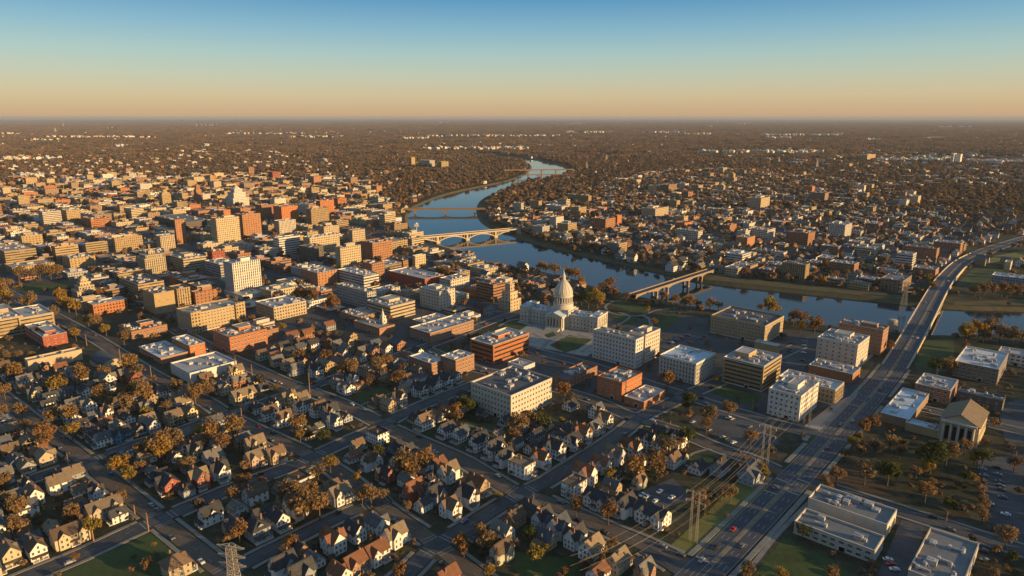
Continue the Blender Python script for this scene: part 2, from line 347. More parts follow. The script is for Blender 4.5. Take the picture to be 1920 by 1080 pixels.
def cdt_sheet(name, mat, inside, z):
    outer = [Vector((-FAR, -3000)), Vector((FAR, -3000)), Vector((FAR, FAR)), Vector((-FAR, FAR))]
    pts = list(outer)+list(RIVER); no = len(outer); nr = len(RIVER)
    if not inside:
        gx = [-40000, -20000, -10000, -6000, -4000]+list(range(-3000, 3001, 250))+[4000, 6000, 10000, 20000, 40000]
        gy = [-1000, -200]+list(range(0, 4001, 250))+[5000, 7000, 10000, 15000, 22000, 32000, 50000, 70000]
        pts += [Vector((x+.37, y+.21)) for x in gx for y in gy]
    faces = [list(range(no)), list(range(no, no+nr))]
    v, e, fc, ov, oe, of = geometry.delaunay_2d_cdt(pts, [], faces, 0, 1e-4)
    keep = [t for t, o in zip(fc, of) if (1 in o) == inside and o]
    used = sorted({i for t in keep for i in t}); mp = {i: k for k, i in enumerate(used)}
    me = bpy.data.meshes.new(name); me.from_pydata([(v[i].x, v[i].y, z) for i in used], [], [tuple(mp[i] for i in t) for t in keep]); me.materials.append(mat)
    o = bpy.data.objects.new(name, me); C.objects.link(o)
    if me.polygons[0].normal.z < 0: me.flip_normals()
    return o
tag(cdt_sheet('ground', gm, False, 0.0), 'dark earth and leaf litter ground reaching the flat horizon', 'ground', kind='structure')
wm, nt, b = newmat('river_water', .06, .5); b.inputs['IOR'].default_value = 1.333
nt.links.new(ramp(nt, noise(nt, .006, 'pos', 3), [(.3, (.007, .018, .026)), (.7, (.014, .028, .036))]), b.inputs['Base Color'])
bp = nt.nodes.new('ShaderNodeBump'); bp.inputs['Strength'].default_value = .5; bp.inputs['Distance'].default_value = .10
nt.links.new(mth(nt, 'ADD', mth(nt, 'MULTIPLY', noise(nt, .12, 'pos', 3), .6), mth(nt, 'MULTIPLY', noise(nt, .55, 'pos', 2), .4)), bp.inputs['Height']); nt.links.new(bp.outputs[0], b.inputs['Normal'])
tag(cdt_sheet('water', wm, True, -3.4), 'blue river winding through the town towards the horizon', 'river', kind='structure')
# --- banks
BANK = plain('bank_grass', (.085, .072, .032), .95, .5, .12, coord='pos')
mb = MB(); nR = len(RIVER); inn = []
for i in range(nR):
    t = (RIVER[(i+1) % nR]-RIVER[i-1]).normalized(); nrm = Vector((-t.y, t.x)); inn.append(RIVER[i]+nrm*7)
for i in range(nR):
    j = (i+1) % nR; a, b2, c, d = RIVER[i], RIVER[j], inn[j], inn[i]
    mb.face([(a.x, a.y, 0.0), (b2.x, b2.y, 0.0), (c.x, c.y, -3.9), (d.x, d.y, -3.9)])
tag(mb.build('river_bank', BANK), 'sloping grassy bank along both edges of the river', 'river bank', kind='structure')

# --- sheets traced on the ground
def sheet(name, poly_px, z, mat, label, cat, kind='structure'):
    P = [at(u, v).to_2d() for u, v in poly_px]
    a = sum(P[i].x*P[(i+1) % len(P)].y-P[(i+1) % len(P)].x*P[i].y for i in range(len(P)))
    if a < 0: P.reverse()
    mb = MB(); tris = geometry.tessellate_polygon([[p.to_3d() for p in P]])
    for t in tris:
        q = [P[i] for i in t]
        if (q[1]-q[0]).cross(q[2]-q[0]) < 0: q.reverse()
        mb.face([(p.x, p.y, z) for p in q])
    return tag(mb.build(name, mat), label, cat, kind=kind)
TOWN = plain('town_paving', (.060, .060, .062), .9, .55, .03, coord='pos')
DT_PX = [(-250, 640), (-250, 365), (0, 352), (250, 334), (480, 326), (690, 340), (735, 385), (735, 420), (780, 448), (830, 470), (900, 500), (960, 520), (960, 590), (860, 640), (700, 665), (640, 600), (480, 660), (330, 600), (210, 560), (130, 600), (60, 600)]
EAST_PX = [(920, 412), (965, 388), (1060, 376), (1110, 352), (1180, 330), (1270, 314), (1420, 318), (1560, 335), (1700, 365), (1790, 400), (1830, 440), (1800, 480), (1750, 520), (1690, 548), (1500, 528), (1330, 512), (1180, 480), (1010, 440)]
CIVIC_PX = [(870, 650), (1000, 590), (1180, 600), (1280, 590), (1440, 615), (1560, 625), (1640, 680), (1600, 745), (1440, 800), (1300, 745), (1150, 790), (1040, 735), (880, 690)]
sheet('paving', DT_PX, .012, TOWN, 'dark paved lots and lanes between the downtown blocks', 'paving')
sheet('paving', EAST_PX, .012, TOWN, 'dark lots and lanes of the quarter across the river', 'paving')
sheet('paving', CIVIC_PX, .008, TOWN, 'dark paved lots around the domed hall and offices', 'paving')
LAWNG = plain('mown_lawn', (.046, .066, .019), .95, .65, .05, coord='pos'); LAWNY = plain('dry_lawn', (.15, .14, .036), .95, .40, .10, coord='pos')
lawns = [([(100, 1085), (270, 1000), (300, 1003), (335, 1022), (420, 1100), (330, 1120)], LAWNG, 'dark green empty lawn at the lower corner of the crossing'),
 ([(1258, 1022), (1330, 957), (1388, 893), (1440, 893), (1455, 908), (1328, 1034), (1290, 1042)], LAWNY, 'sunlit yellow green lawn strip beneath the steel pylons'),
 ([(1030, 647), (1067, 628), (1110, 637), (1083, 655), (1060, 661)], LAWNG, 'dark green lawn in front of the domed hall'),
 ([(943, 610), (960, 601), (990, 610), (970, 622)], LAWNG, 'small lawn before the near wing of the domed hall'),
 ([(1020, 628), (1040, 621), (1047, 628), (1027, 634)], LAWNG, 'tiny oval lawn by the portico steps'),
 ([(1140, 570), (1160, 562), (1222, 580), (1202, 591)], LAWNG, 'park lawn behind the domed hall near the girder bridge'),
 ([(1150, 594), (1185, 588), (1200, 603), (1170, 613)], LAWNG, 'park lawn beside the far wing of the domed hall'),
 ([(1197, 609), (1258, 582), (1278, 600), (1232, 626)], LAWNG, 'wide dim park lawn near the river trees'),
 ([(1405, 1090), (1468, 1008), (1560, 1048), (1615, 1095)], LAWNG, 'deep green lawn below the low white workshop'),
 ([(1485, 868), (1522, 814), (1534, 818), (1502, 870)], LAWNG, 'green verge strip beside the avenue near the twin pylon'),
 ([(1793, 534), (1828, 500), (1884, 505), (1866, 540)], LAWNG, 'shaded playing field beside the far end of the avenue'),
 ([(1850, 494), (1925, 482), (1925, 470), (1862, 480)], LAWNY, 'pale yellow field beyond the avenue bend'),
 ([(25, 536), (140, 527), (142, 545), (40, 549)], LAWNG, 'open green field below the autumn grove'),
 ([(1188, 937), (1213, 932), (1255, 953), (1240, 961)], LAWNG, 'small lawn island beside the car park'),
 ([(1288, 857), (1338, 845), (1336, 866), (1300, 876)], LAWNG, 'oval green with a path near the dark roofed houses'),
 ([(1325, 735), (1350, 715), (1428, 742), (1418, 762)], LAWNG, 'dim lawn in front of the tan office block'),
 ([(962, 1035), (1080, 1048), (1092, 1088), (970, 1088)], LAWNG, 'shaded green behind the row of white houses'),
 ([(1702, 642), (1788, 634), (1790, 682), (1722, 704)], LAWNG, 'dark grass slope under the avenue bridge end'),
 ([(1317, 513), (1500, 534), (1690, 554), (1690, 561), (1493, 541.5), (1317, 523)], BANK, 'olive grass strip along the far river bank'),
 ([(1600, 700), (1625, 672), (1640, 672), (1612, 706)], LAWNG, 'narrow lawn between the hotel and the avenue'),
 ([(1505, 905), (1600, 860), (1680, 930), (1560, 915)], plain('leafy_soil', (.07, .045, .025), .95, .45, .1, coord='pos'), 'brown leaf covered park ground beside the avenue'),
 ([(660, 745), (715, 725), (740, 740), (690, 765)], LAWNG, 'back garden lawn behind the white gabled row'),
 ([(860, 790), (920, 795), (950, 815), (880, 815)], LAWNG, 'green yard beside the long pale block'),
 ([(1790, 566), (1960, 560), (1960, 572), (1790, 572)], BANK, 'straw coloured levee along the far bank')]
for i, (p, m, l) in enumerate(lawns): sheet('lawn', p, .020+.003*i, m, l, 'lawn')
lots = [([(1288, 792), (1345, 748), (1440, 790), (1462, 832), (1405, 850)], 'asphalt car park beside the twin steel pylon'),
 ([(1470, 690), (1482, 640), (1535, 622), (1530, 680)], 'dim car park behind the pale tower block'),
 ([(1832, 862), (1925, 850), (1925, 1045), (1885, 1045), (1852, 960)], 'grey car park beside the church'),
 ([(1690, 975), (1735, 985), (1705, 1090), (1640, 1090)], 'dark service yard between the two flat roofed workshops'),
 ([(1195, 925), (1262, 896), (1300, 935), (1240, 955)], 'car park with marked bays behind the houses'),
 ([(1240, 645), (1300, 618), (1335, 628), (1280, 655)], 'car park beyond the courthouse'),
 ([(1870, 760), (1925, 745), (1925, 830), (1885, 830)], 'asphalt yard by the brick warehouse')]
for i, (p, l) in enumerate(lots): sheet('parking_lot', p, .100+.003*i, ASPH, l, 'car park')
PLAZA = plain('plaza_paving', (.27, .25, .225), .85, .3, .15, coord='pos')
sheet('plaza', [(930, 622), (985, 596), (1150, 618), (1148, 640), (1100, 668), (1000, 650)], .016, PLAZA, 'pale paved forecourt of the domed hall', 'plaza')
sheet('plaza', [(1500, 805), (1560, 758), (1610, 735), (1590, 765), (1530, 830), (1505, 825)], .016, PLAZA, 'pale paved corner beside the avenue and offices', 'plaza')

# --- streets
def catmull(P, step=8.0):
    out = []
    for i in range(len(P)-1):
        p0 = P[max(i-1, 0)]; p1 = P[i]; p2 = P[i+1]; p3 = P[min(i+2, len(P)-1)]; n = max(2, int((p2-p1).length/step))
        for k in range(n):
            t = k/n; out.append(.5*((2*p1)+(p2-p0)*t+(2*p0-5*p1+4*p2-p3)*t*t+(3*p1-p0-3*p2+p3)*t**3))
    out.append(P[-1]); return out
def normals(P):
    r = []
    for i in range(len(P)):
        t = (P[min(i+1, len(P)-1)]-P[max(i-1, 0)]); t = Vector((t.x, t.y)).normalized(); r.append(Vector((t.y, -t.x)))   # to the right
    return r
def ribbon(mb, P, o0, o1, dz=0.0, mi=0):
    nn = normals(P)
    for i in range(len(P)-1):
        a, b = P[i], P[i+1]; na, nb = nn[i], nn[i+1]
        mb.face([(a.x+na.x*o0, a.y+na.y*o0, a.z+dz), (a.x+na.x*o1, a.y+na.y*o1, a.z+dz), (b.x+nb.x*o1, b.y+nb.y*o1, b.z+dz), (b.x+nb.x*o0, b.y+nb.y*o0, b.z+dz)][::-1] if o1 < o0 else
                [(a.x+na.x*o0, a.y+na.y*o0, a.z+dz), (a.x+na.x*o1, a.y+na.y*o1, a.z+dz), (b.x+nb.x*o1, b.y+nb.y*o1, b.z+dz), (b.x+nb.x*o0, b.y+nb.y*o0, b.z+dz)], mi)
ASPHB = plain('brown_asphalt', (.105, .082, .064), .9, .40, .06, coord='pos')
STREETS = [([(-80, 680), (57, 787), (167, 870), (283, 963), (430, 1080), (540, 1165)], 9, 'long street sloping past the lower corner lawn'),
 ([(-20, 530), (40, 562), (110, 597), (187, 640), (287, 703), (383, 752), (433, 783), (567, 847), (640, 890), (717, 950), (807, 1013), (920, 1100)], 9, 'street running from the brick offices down through the houses'),
 ([(325, 615), (413, 663), (467, 687), (533, 717), (640, 757), (730, 803), (807, 837), (873, 867), (957, 918), (1023, 940), (1140, 993), (1207, 1020), (1325, 1076)], 10, 'sunlit brown street crossing the house blocks diagonally'),
 ([(800, 655), (887, 690), (960, 706), (1037, 727), (1120, 753), (1180, 780), (1280, 812), (1333, 835), (1423, 867), (1470, 890)], 9, 'street passing behind the long pale block to the avenue'),
 ([(905, 625), (993, 655), (1113, 687), (1273, 738), (1440, 790), (1545, 818)], 9, 'street in front of the courthouse and offices'),
 ([(1500, 900), (1560, 917), (1747, 977), (1970, 1050)], 9, 'side street between the park and the white workshop'),
 ([(1630, 748), (1700, 760), (1790, 780), (1970, 822)], 8, 'side street running to the church'),
 ([(-60, 1128), (60, 1078), (160, 1037), (267, 987), (333, 960), (443, 913), (540, 877), (640, 832), (717, 797), (780, 765), (880, 725), (930, 706)], 9, 'cross street from the lower corner lawn to the long pale block'),
 ([(60, 898), (180, 860), (253, 833), (330, 810), (407, 783), (457, 767), (560, 733), (633, 707), (700, 683), (760, 662), (827, 640), (907, 608), (977, 583)], 8, 'cross street leading up towards the domed hall'),
 ([(720, 1110), (763, 1075), (813, 1027), (880, 985), (957, 937), (1017, 908), (1073, 873), (1140, 830), (1180, 800), (1207, 780), (1280, 745), (1350, 715), (1430, 680), (1500, 648)], 9, 'cross street rising from the lower edge to the tan office'),
 ([(380, 1105), (460, 1057), (533, 1020), (640, 967), (715, 940)], 8, 'short cross street beside the lattice tower'),
 ([(1300, 1090), (1260, 1062), (1207, 1030)], 7, 'short curved link into the avenue corner')]
AV_PX = [(1240, 1150, 0), (1358, 1035, 0), (1481, 908, 0), (1556, 828, 0), (1630, 747, 0), (1672, 695, .3), (1700, 650, 2.5), (1728, 600, 5), (1758, 545, 5.5), (1778, 517, 4), (1806, 491, 1.5), (1845, 472, .3), (1890, 457, 0), (1990, 430, 0), (2140, 400, 0)]
AVW = 17.0
AV = catmull([at(u, v, z) for u, v, z in AV_PX], 10)
SP_ = []
for p, w, l in STREETS: SP_.append((catmull([at(u, v) for u, v in p], 7), w, l))
def near_poly(x, y, P, w):
    """mask of points within w of polyline P"""
    x = np.asarray(x, float); y = np.asarray(y, float); r = np.full(x.shape, 1e9)
    for i in range(len(P)-1):
        a, b = P[i], P[i+1]; dx, dy = b.x-a.x, b.y-a.y; L = dx*dx+dy*dy+1e-9
        t = np.clip(((x-a.x)*dx+(y-a.y)*dy)/L, 0, 1); r = np.minimum(r, (x-a.x-t*dx)**2+(y-a.y-t*dy)**2)
    return r < w*w
ALLR = [(P, w) for P, w, l in SP_]+[(AV, AVW)]
walk = MB()
for si, (P, w, l) in enumerate(SP_):
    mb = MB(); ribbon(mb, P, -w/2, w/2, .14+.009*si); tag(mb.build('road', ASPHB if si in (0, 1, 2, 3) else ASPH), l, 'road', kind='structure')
def walkway(P, w, si, off=.9, ww=2.0):
    for s in (-1, 1):
        nn = normals(P); pts = [Vector((p.x+n.x*s*(w/2+off+ww/2), p.y+n.y*s*(w/2+off+ww/2))) for p, n in zip(P, nn)]
        xs = np.array([q.x for q in pts]); ys = np.array([q.y for q in pts]); bad = np.zeros(len(pts), bool)
        for sj, (Q, w2) in enumerate(ALLR):
            if sj != si: bad |= near_poly(xs, ys, Q, w2/2+1.2)
        for i in range(len(pts)-1):
            if bad[i] or bad[i+1] or P[i].z > .5: continue
            a, b = P[i], P[i+1]; na, nb = nn[i], nn[i+1]; z = .27+.004*si
            o0, o1 = s*(w/2+off), s*(w/2+off+ww)
            if o1 < o0: o0, o1 = o1, o0
            A = (a.x+na.x*o0, a.y+na.y*o0); B = (a.x+na.x*o1, a.y+na.y*o1); D = (b.x+nb.x*o0, b.y+nb.y*o0); E = (b.x+nb.x*o1, b.y+nb.y*o1)
            walk.prism([A, B, E, D], .05, z)
for si, (P, w, l) in enumerate(SP_): walkway(P, w, si)
walkway(AV, AVW, len(SP_), 1.0, 2.6)
tag(walk.build('pavement', CONC), 'pale concrete pavements edging the streets and avenue', 'pavement', kind='structure')
# avenue: carriageways, raised median, kerbs, markings
avn = MB(); ribbon(avn, AV, -AVW/2, AVW/2, .27)
tag(avn.build('road', plain('avenue_asphalt', (.062, .066, .078), .85, .35, .06, coord='pos')), 'wide divided avenue curving up to the bridge', 'avenue', kind='structure')
med = MB(); nn = normals(AV)
for i in range(len(AV)-1):
    a, b = AV[i], AV[i+1]; na, nb = nn[i], nn[i+1]; m = Vector(((a.x+b.x)/2, (a.y+b.y)/2))
    if any(near_poly(np.array([m.x]), np.array([m.y]), Q, w2/2+2)[0] for Q, w2 in ALLR[:-1]): continue
    pr = [(a.x-na.x*.9, a.y-na.y*.9), (a.x+na.x*.9, a.y+na.y*.9), (b.x+nb.x*.9, b.y+nb.y*.9), (b.x-nb.x*.9, b.y-nb.y*.9)]
    z0, z1 = a.z+.2, max(a.z, b.z)+.42
    med.prism(pr, z0, z1)
tag(med.build('median', plain('median_concrete', (.19, .145, .10), .9, .35, .3, coord='pos')), 'raised brown median dividing the avenue', 'median', kind='structure')
mk = MB()
for o in (-5.9, -3.2, 3.2, 5.9):
    for i in range(0, len(AV)-1):
        a, b = AV[i], AV[i+1]; d = (b-a); n = nn[i]; q = a+d*.35
        for (s0, s1) in ((0, .35),):
            p0 = a+d*s0; p1 = a+d*s1
            mk.face([(p0.x+n.x*(o-.11), p0.y+n.y*(o-.11), p0.z+.285), (p0.x+n.x*(o+.11), p0.y+n.y*(o+.11), p0.z+.285), (p1.x+n.x*(o+.11), p1.y+n.y*(o+.11), p1.z+.285), (p1.x+n.x*(o-.11), p1.y+n.y*(o-.11), p1.z+.285)])
for o in (-8.2, 8.2, -1.2, 1.2): ribbon(mk, AV, o-.09, o+.09, .285)
for (u, v) in ((1462, 900), (1508, 903), (1322, 1052), (1598, 760), (1652, 738), (1448, 925), (1500, 930)):   # stop bars and crossings
    p = at(u, v); i = min(range(len(AV)), key=lambda k: (AV[k]-p).length); n = nn[i]; t = Vector((-n.y, n.x)); c = Vector((AV[i].x, AV[i].y)); side = 1 if (Vector((p.x, p.y))-c).dot(n) > 0 else -1
    c = c+t*((Vector((p.x, p.y))-c).dot(t)); a = c+n*side*1.2; b = c+n*side*8; w2 = t*.45
    mk.face([(a-w2).to_3d()+Vector((0, 0, .289)), (b-w2).to_3d()+Vector((0, 0, .289)), (b+w2).to_3d()+Vector((0, 0, .289)), (a+w2).to_3d()+Vector((0, 0, .289))])
for si, (P, w, l) in enumerate(SP_):    # dashed centre lines and kerb lines
    n2 = normals(P); z = .14+.009*si+.006
    for i in range(0, len(P)-1, 2):
        a, b = P[i], P[i+1]; n = n2[i]; e = a+(b-a)*.5
        mk.face([(a.x-n.x*.07, a.y-n.y*.07, z), (a.x+n.x*.07, a.y+n.y*.07, z), (e.x+n.x*.07, e.y+n.y*.07, z), (e.x-n.x*.07, e.y-n.y*.07, z)])
    for sj in range(si+1, len(SP_)):     # crosswalk bars where two streets meet
        Q, w2, _ = SP_[sj]
        for i in range(len(P)-1):
            a, b = P[i], P[i+1]; hit = None
            for k in range(len(Q)-1):
                r = geometry.intersect_line_line_2d(a.to_2d(), b.to_2d(), Q[k].to_2d(), Q[k+1].to_2d())
                if r: hit = r; tq = (Q[k+1]-Q[k]).to_2d().normalized(); break
            if hit is None: continue
            tp = (b-a).to_2d().normalized(); zz = .14+.009*len(SP_)+.012
            for tt, ow, oo in ((tp, w, w2), (tq, w2, w)):
                nr_ = Vector((tt.y, -tt.x))
                for s in (-1, 1):
                    c = hit+tt*s*(oo/2+2.2)
                    for e in (-1.1, 1.1):
                        c0 = c+tt*e; q0 = c0-nr_*(ow/2-.3); q1 = c0+nr_*(ow/2-.3); h_ = tt*.16
                        mk.face([(q0-h_).to_3d()+Vector((0, 0, zz)), (q1-h_).to_3d()+Vector((0, 0, zz)), (q1+h_).to_3d()+Vector((0, 0, zz)), (q0+h_).to_3d()+Vector((0, 0, zz))])
for (u0, v0, u1, v1, n) in ((1300, 790, 1390, 835, 14), (1330, 765, 1420, 805, 14), (1205, 925, 1255, 948, 12), (1225, 912, 1275, 938, 12), (1850, 880, 1872, 990, 14), (1875, 870, 1900, 990, 14)):
    a, b = at(u0, v0).to_2d(), at(u1, v1).to_2d(); t = (b-a).normalized(); nr_ = Vector((t.y, -t.x))
    for k in range(n+1):
        c = a+(b-a)*k/n; mk.face([(c-t*.06).to_3d()+Vector((0, 0, .135)), (c+t*.06).to_3d()+Vector((0, 0, .135)), (c+t*.06+nr_*4.5).to_3d()+Vector((0, 0, .135)), (c-t*.06+nr_*4.5).to_3d()+Vector((0, 0, .135))])
for f_ in range(len(mk.f)):   # all markings face up
    i = mk.f[f_]; p = [Vector(mk.v[k]) for k in i]
    if (p[1]-p[0]).cross(p[2]-p[0]).z < 0: mk.f[f_] = tuple(reversed(i))
tag(mk.build('road_marking', plain('road_paint', (.30, .29, .26), .8, .4, .5, coord='pos')), 'worn white lane lines and crossings painted on the roads', 'road markings', kind='structure')
# park paths round the domed hall and front walks
pth = MB()
for k, (pp, w) in enumerate((([(1000, 610), (985, 600), (960, 600), (935, 612)], 3), ([(1150, 565), (1135, 575), (1150, 588), (1200, 592), (1230, 582), (1265, 578)], 3), ([(1150, 612), (1172, 602), (1180, 592), (1160, 586)], 2.5), ([(1205, 592), (1218, 598), (1222, 620)], 4),
    ([(1015, 655), (1030, 640), (1052, 630), (1090, 634)], 3), ([(1040, 620), (1050, 630)], 6), ([(1000, 625), (1025, 637), (1060, 633)], 3), ([(1085, 628), (1115, 640), (1090, 660)], 2.5), ([(1400, 1075), (1460, 1000), (1530, 930)], 2.4), ([(1325, 1040), (1400, 972), (1462, 902)], 2.2),
    ([(1590, 712), (1625, 672), (1660, 645)], 2.5), ([(1280, 870), (1300, 850), (1345, 842), (1360, 862), (1320, 880), (1285, 872)], 2.2), ([(640, 775), (700, 750), (740, 735)], 1.6), ([(870, 795), (930, 812), (950, 820)], 1.8), ([(1610, 690), (1640, 662)], 2.0), ([(1760, 690), (1750, 740)], 2))):
    ribbon(pth, catmull([at(u, v) for u, v in pp], 5), -w/2, w/2, .104+.003*k)
tag(pth.build('path', CONC), 'pale footpaths curving across the park lawns', 'path', kind='structure')
# ================================================================== OCCUPANCY
OX0, OY0, OC = -2000.0, 150.0, 2.0; ONX, ONY = 2100, 1500
OCC = np.zeros((ONY, ONX), np.uint8)      # 1 road, 2 building, 4 lawn/lot, 8 water
def _cells(x0, y0, x1, y1):
    i0 = max(0, int((x0-OX0)/OC)); i1 = min(ONX, int((x1-OX0)/OC)+2); j0 = max(0, int((y0-OY0)/OC)); j1 = min(ONY, int((y1-OY0)/OC)+2)
    if i1 <= i0 or j1 <= j0: return None
    X, Y = np.meshgrid(OX0+OC*np.arange(i0, i1), OY0+OC*np.arange(j0, j1)); return (slice(j0, j1), slice(i0, i1)), X, Y
def mark_poly(P, bit):
    c = _cells(min(p[0] for p in P), min(p[1] for p in P), max(p[0] for p in P), max(p[1] for p in P))
    if c: OCC[c[0]] |= (inpoly(c[1], c[2], P)*bit).astype(np.uint8)
def mark_line(P, w, bit):
    for i in range(len(P)-1):
        a, b = P[i], P[i+1]; c = _cells(min(a.x, b.x)-w, min(a.y, b.y)-w, max(a.x, b.x)+w, max(a.y, b.y)+w)
        if c: OCC[c[0]] |= (near_poly(c[1], c[2], [a, b], w)*bit).astype(np.uint8)
def occ_rect(cx, cy, w, d, ang):
    ca, sa = math.cos(ang), math.sin(ang); n = max(2, int(w/2.5)+1); m = max(2, int(d/2.5)+1)
    gx, gy = np.meshgrid(np.linspace(-w/2, w/2, n), np.linspace(-d/2, d/2, m)); X = cx+gx*ca-gy*sa; Y = cy+gx*sa+gy*ca
    i = ((X-OX0)/OC).astype(int); j = ((Y-OY0)/OC).astype(int); ok = (i >= 0) & (i < ONX) & (j >= 0) & (j < ONY)
    if not ok.all(): return 255 if not ok.any() else int(np.bitwise_or.reduce(OCC[j[ok], i[ok]]))
    return int(np.bitwise_or.reduce(OCC[j, i], axis=None))
def mark_rect(cx, cy, w, d, ang, bit):
    ca, sa = math.cos(ang), math.sin(ang)
    mark_poly([(cx+x*ca-y*sa, cy+x*sa+y*ca) for x, y in ((-w/2, -d/2), (w/2, -d/2), (w/2, d/2), (-w/2, d/2))], bit)
for P, w, l in SP_: mark_line(P, w/2+3.4, 1)
mark_line(AV, AVW/2+4.5, 1)
mark_poly(RIVER_XY, 8)
for p, m, l in lawns: mark_poly([tuple(at(u, v).to_2d()) for u, v in p], 4)
for p, l in lots: mark_poly([tuple(at(u, v).to_2d()) for u, v in p], 4)
mark_poly([tuple(at(u, v).to_2d()) for u, v in ((930, 622), (985, 596), (1150, 618), (1148, 640), (1100, 668), (1000, 650))], 4)

LM = []      # landmarks for labels: (short phrase, x, y)
def landmark(short, p): LM.append((short, p[0], p[1]))

# ================================================================== BUILDINGS
GL = glassmat(); WMESH = {}
def window_mesh(w, h):
    k = ('w', round(w, 1), round(h, 1))
    if k not in WMESH:   # local: wall plane y=0, outward -y, centre at origin
        mb = MB(); f = .12
        mb.face([(-w/2+f, -.03, -h/2+f), (w/2-f, -.03, -h/2+f), (w/2-f, -.03, h/2-f), (-w/2+f, -.03, h/2-f)], 1)
        for x0, x1, z0, z1 in ((-w/2, w/2, -h/2, -h/2+f), (-w/2, w/2, h/2-f, h/2), (-w/2, -w/2+f, -h/2+f, h/2-f), (w/2-f, w/2, -h/2+f, h/2-f), (-.04, .04, -h/2+f, h/2-f) if w < 2.5 else (-w/2+f, w/2-f, -.04, .04)):
            mb.box(x0, -.10, z0, x1, .02, z1, 0, bottom=True)
        mb.box(-w/2-.1, -.2, -h/2-.12, w/2+.1, .02, -h/2, 0, bottom=True)
        WMESH[k] = mb.mesh('window', [TRIM if w < 5 else DTRIM, GL])
    return WMESH[k]
def put_windows(root, faces, cap=100, name='window'):
    """faces: list of (centre xyz local, rot z, w, h)"""
    for i, (c, rz, w, h) in enumerate(faces[:cap]): put(name, window_mesh(w, h), root, c, rz)
    rest = faces[cap:]
    if rest:
        mb = MB()
        for c, rz, w, h in rest:
            ca, sa = math.cos(rz), math.sin(rz); me = window_mesh(w, h)
            for p in me.polygons:
                mb.face([(c[0]+me.vertices[k].co.x*ca-me.vertices[k].co.y*sa, c[1]+me.vertices[k].co.x*sa+me.vertices[k].co.y*ca, c[2]+me.vertices[k].co.z) for k in p.vertices], p.material_index)
        o = mb.build('upper_windows', [TRIM if name == 'window' else DTRIM, GL], root); o['kind'] = 'stuff'
UNITS = {}
def unit_mesh(k):
    if k not in UNITS:
        mb = MB(); rnd = random.Random(k)
        if k % 4 == 3:
            mb.lathe([(.1, 0), (1.0, 0), (1.0, 1.3), (.7, 1.6), (.7, 1.9)], 12); mb.box(-.3, -1.6, 0, .3, -.8, .9)
        elif k % 4 == 2:
            mb.box(-2.6, -.45, .3, 2.6, .45, 1.1, bottom=True); mb.box(-2.2, -.35, 0, -1.9, .35, .3); mb.box(1.9, -.35, 0, 2.2, .35, .3); mb.box(2.0, -.9, 0, 3.2, .9, 1.5)
        else:
            w, d, h = rnd.uniform(1.4, 2.4), rnd.uniform(1.0, 1.8), rnd.uniform(1.1, 2.0)
            mb.box(-w, -d, 0, w, d, h); mb.box(-w-.08, -d-.08, h, w+.08, d+.08, h+.12, bottom=True); mb.lathe([(.45, h+.12), (.45, h+.35)], 10, cx=w*.4); mb.lathe([(.45, h+.12), (.45, h+.35)], 10, cx=-w*.4); mb.box(w+.0, -.4, .1, w+.9, .4, .7, bottom=True)
        UNITS[k] = mb.mesh('rooftop_unit', [METAL])
    return UNITS[k]
def box_shell(mb, x0, y0, x1, y1, z0, z1):
    off = 0
    for a, b in (((x0, y0), (x1, y0)), ((x1, y0), (x1, y1)), ((x1, y1), (x0, y1)), ((x0, y1), (x0, y0))):
        mb.wall(a, b, z0, z1, 0, 0.0)
WALLMESH = {}
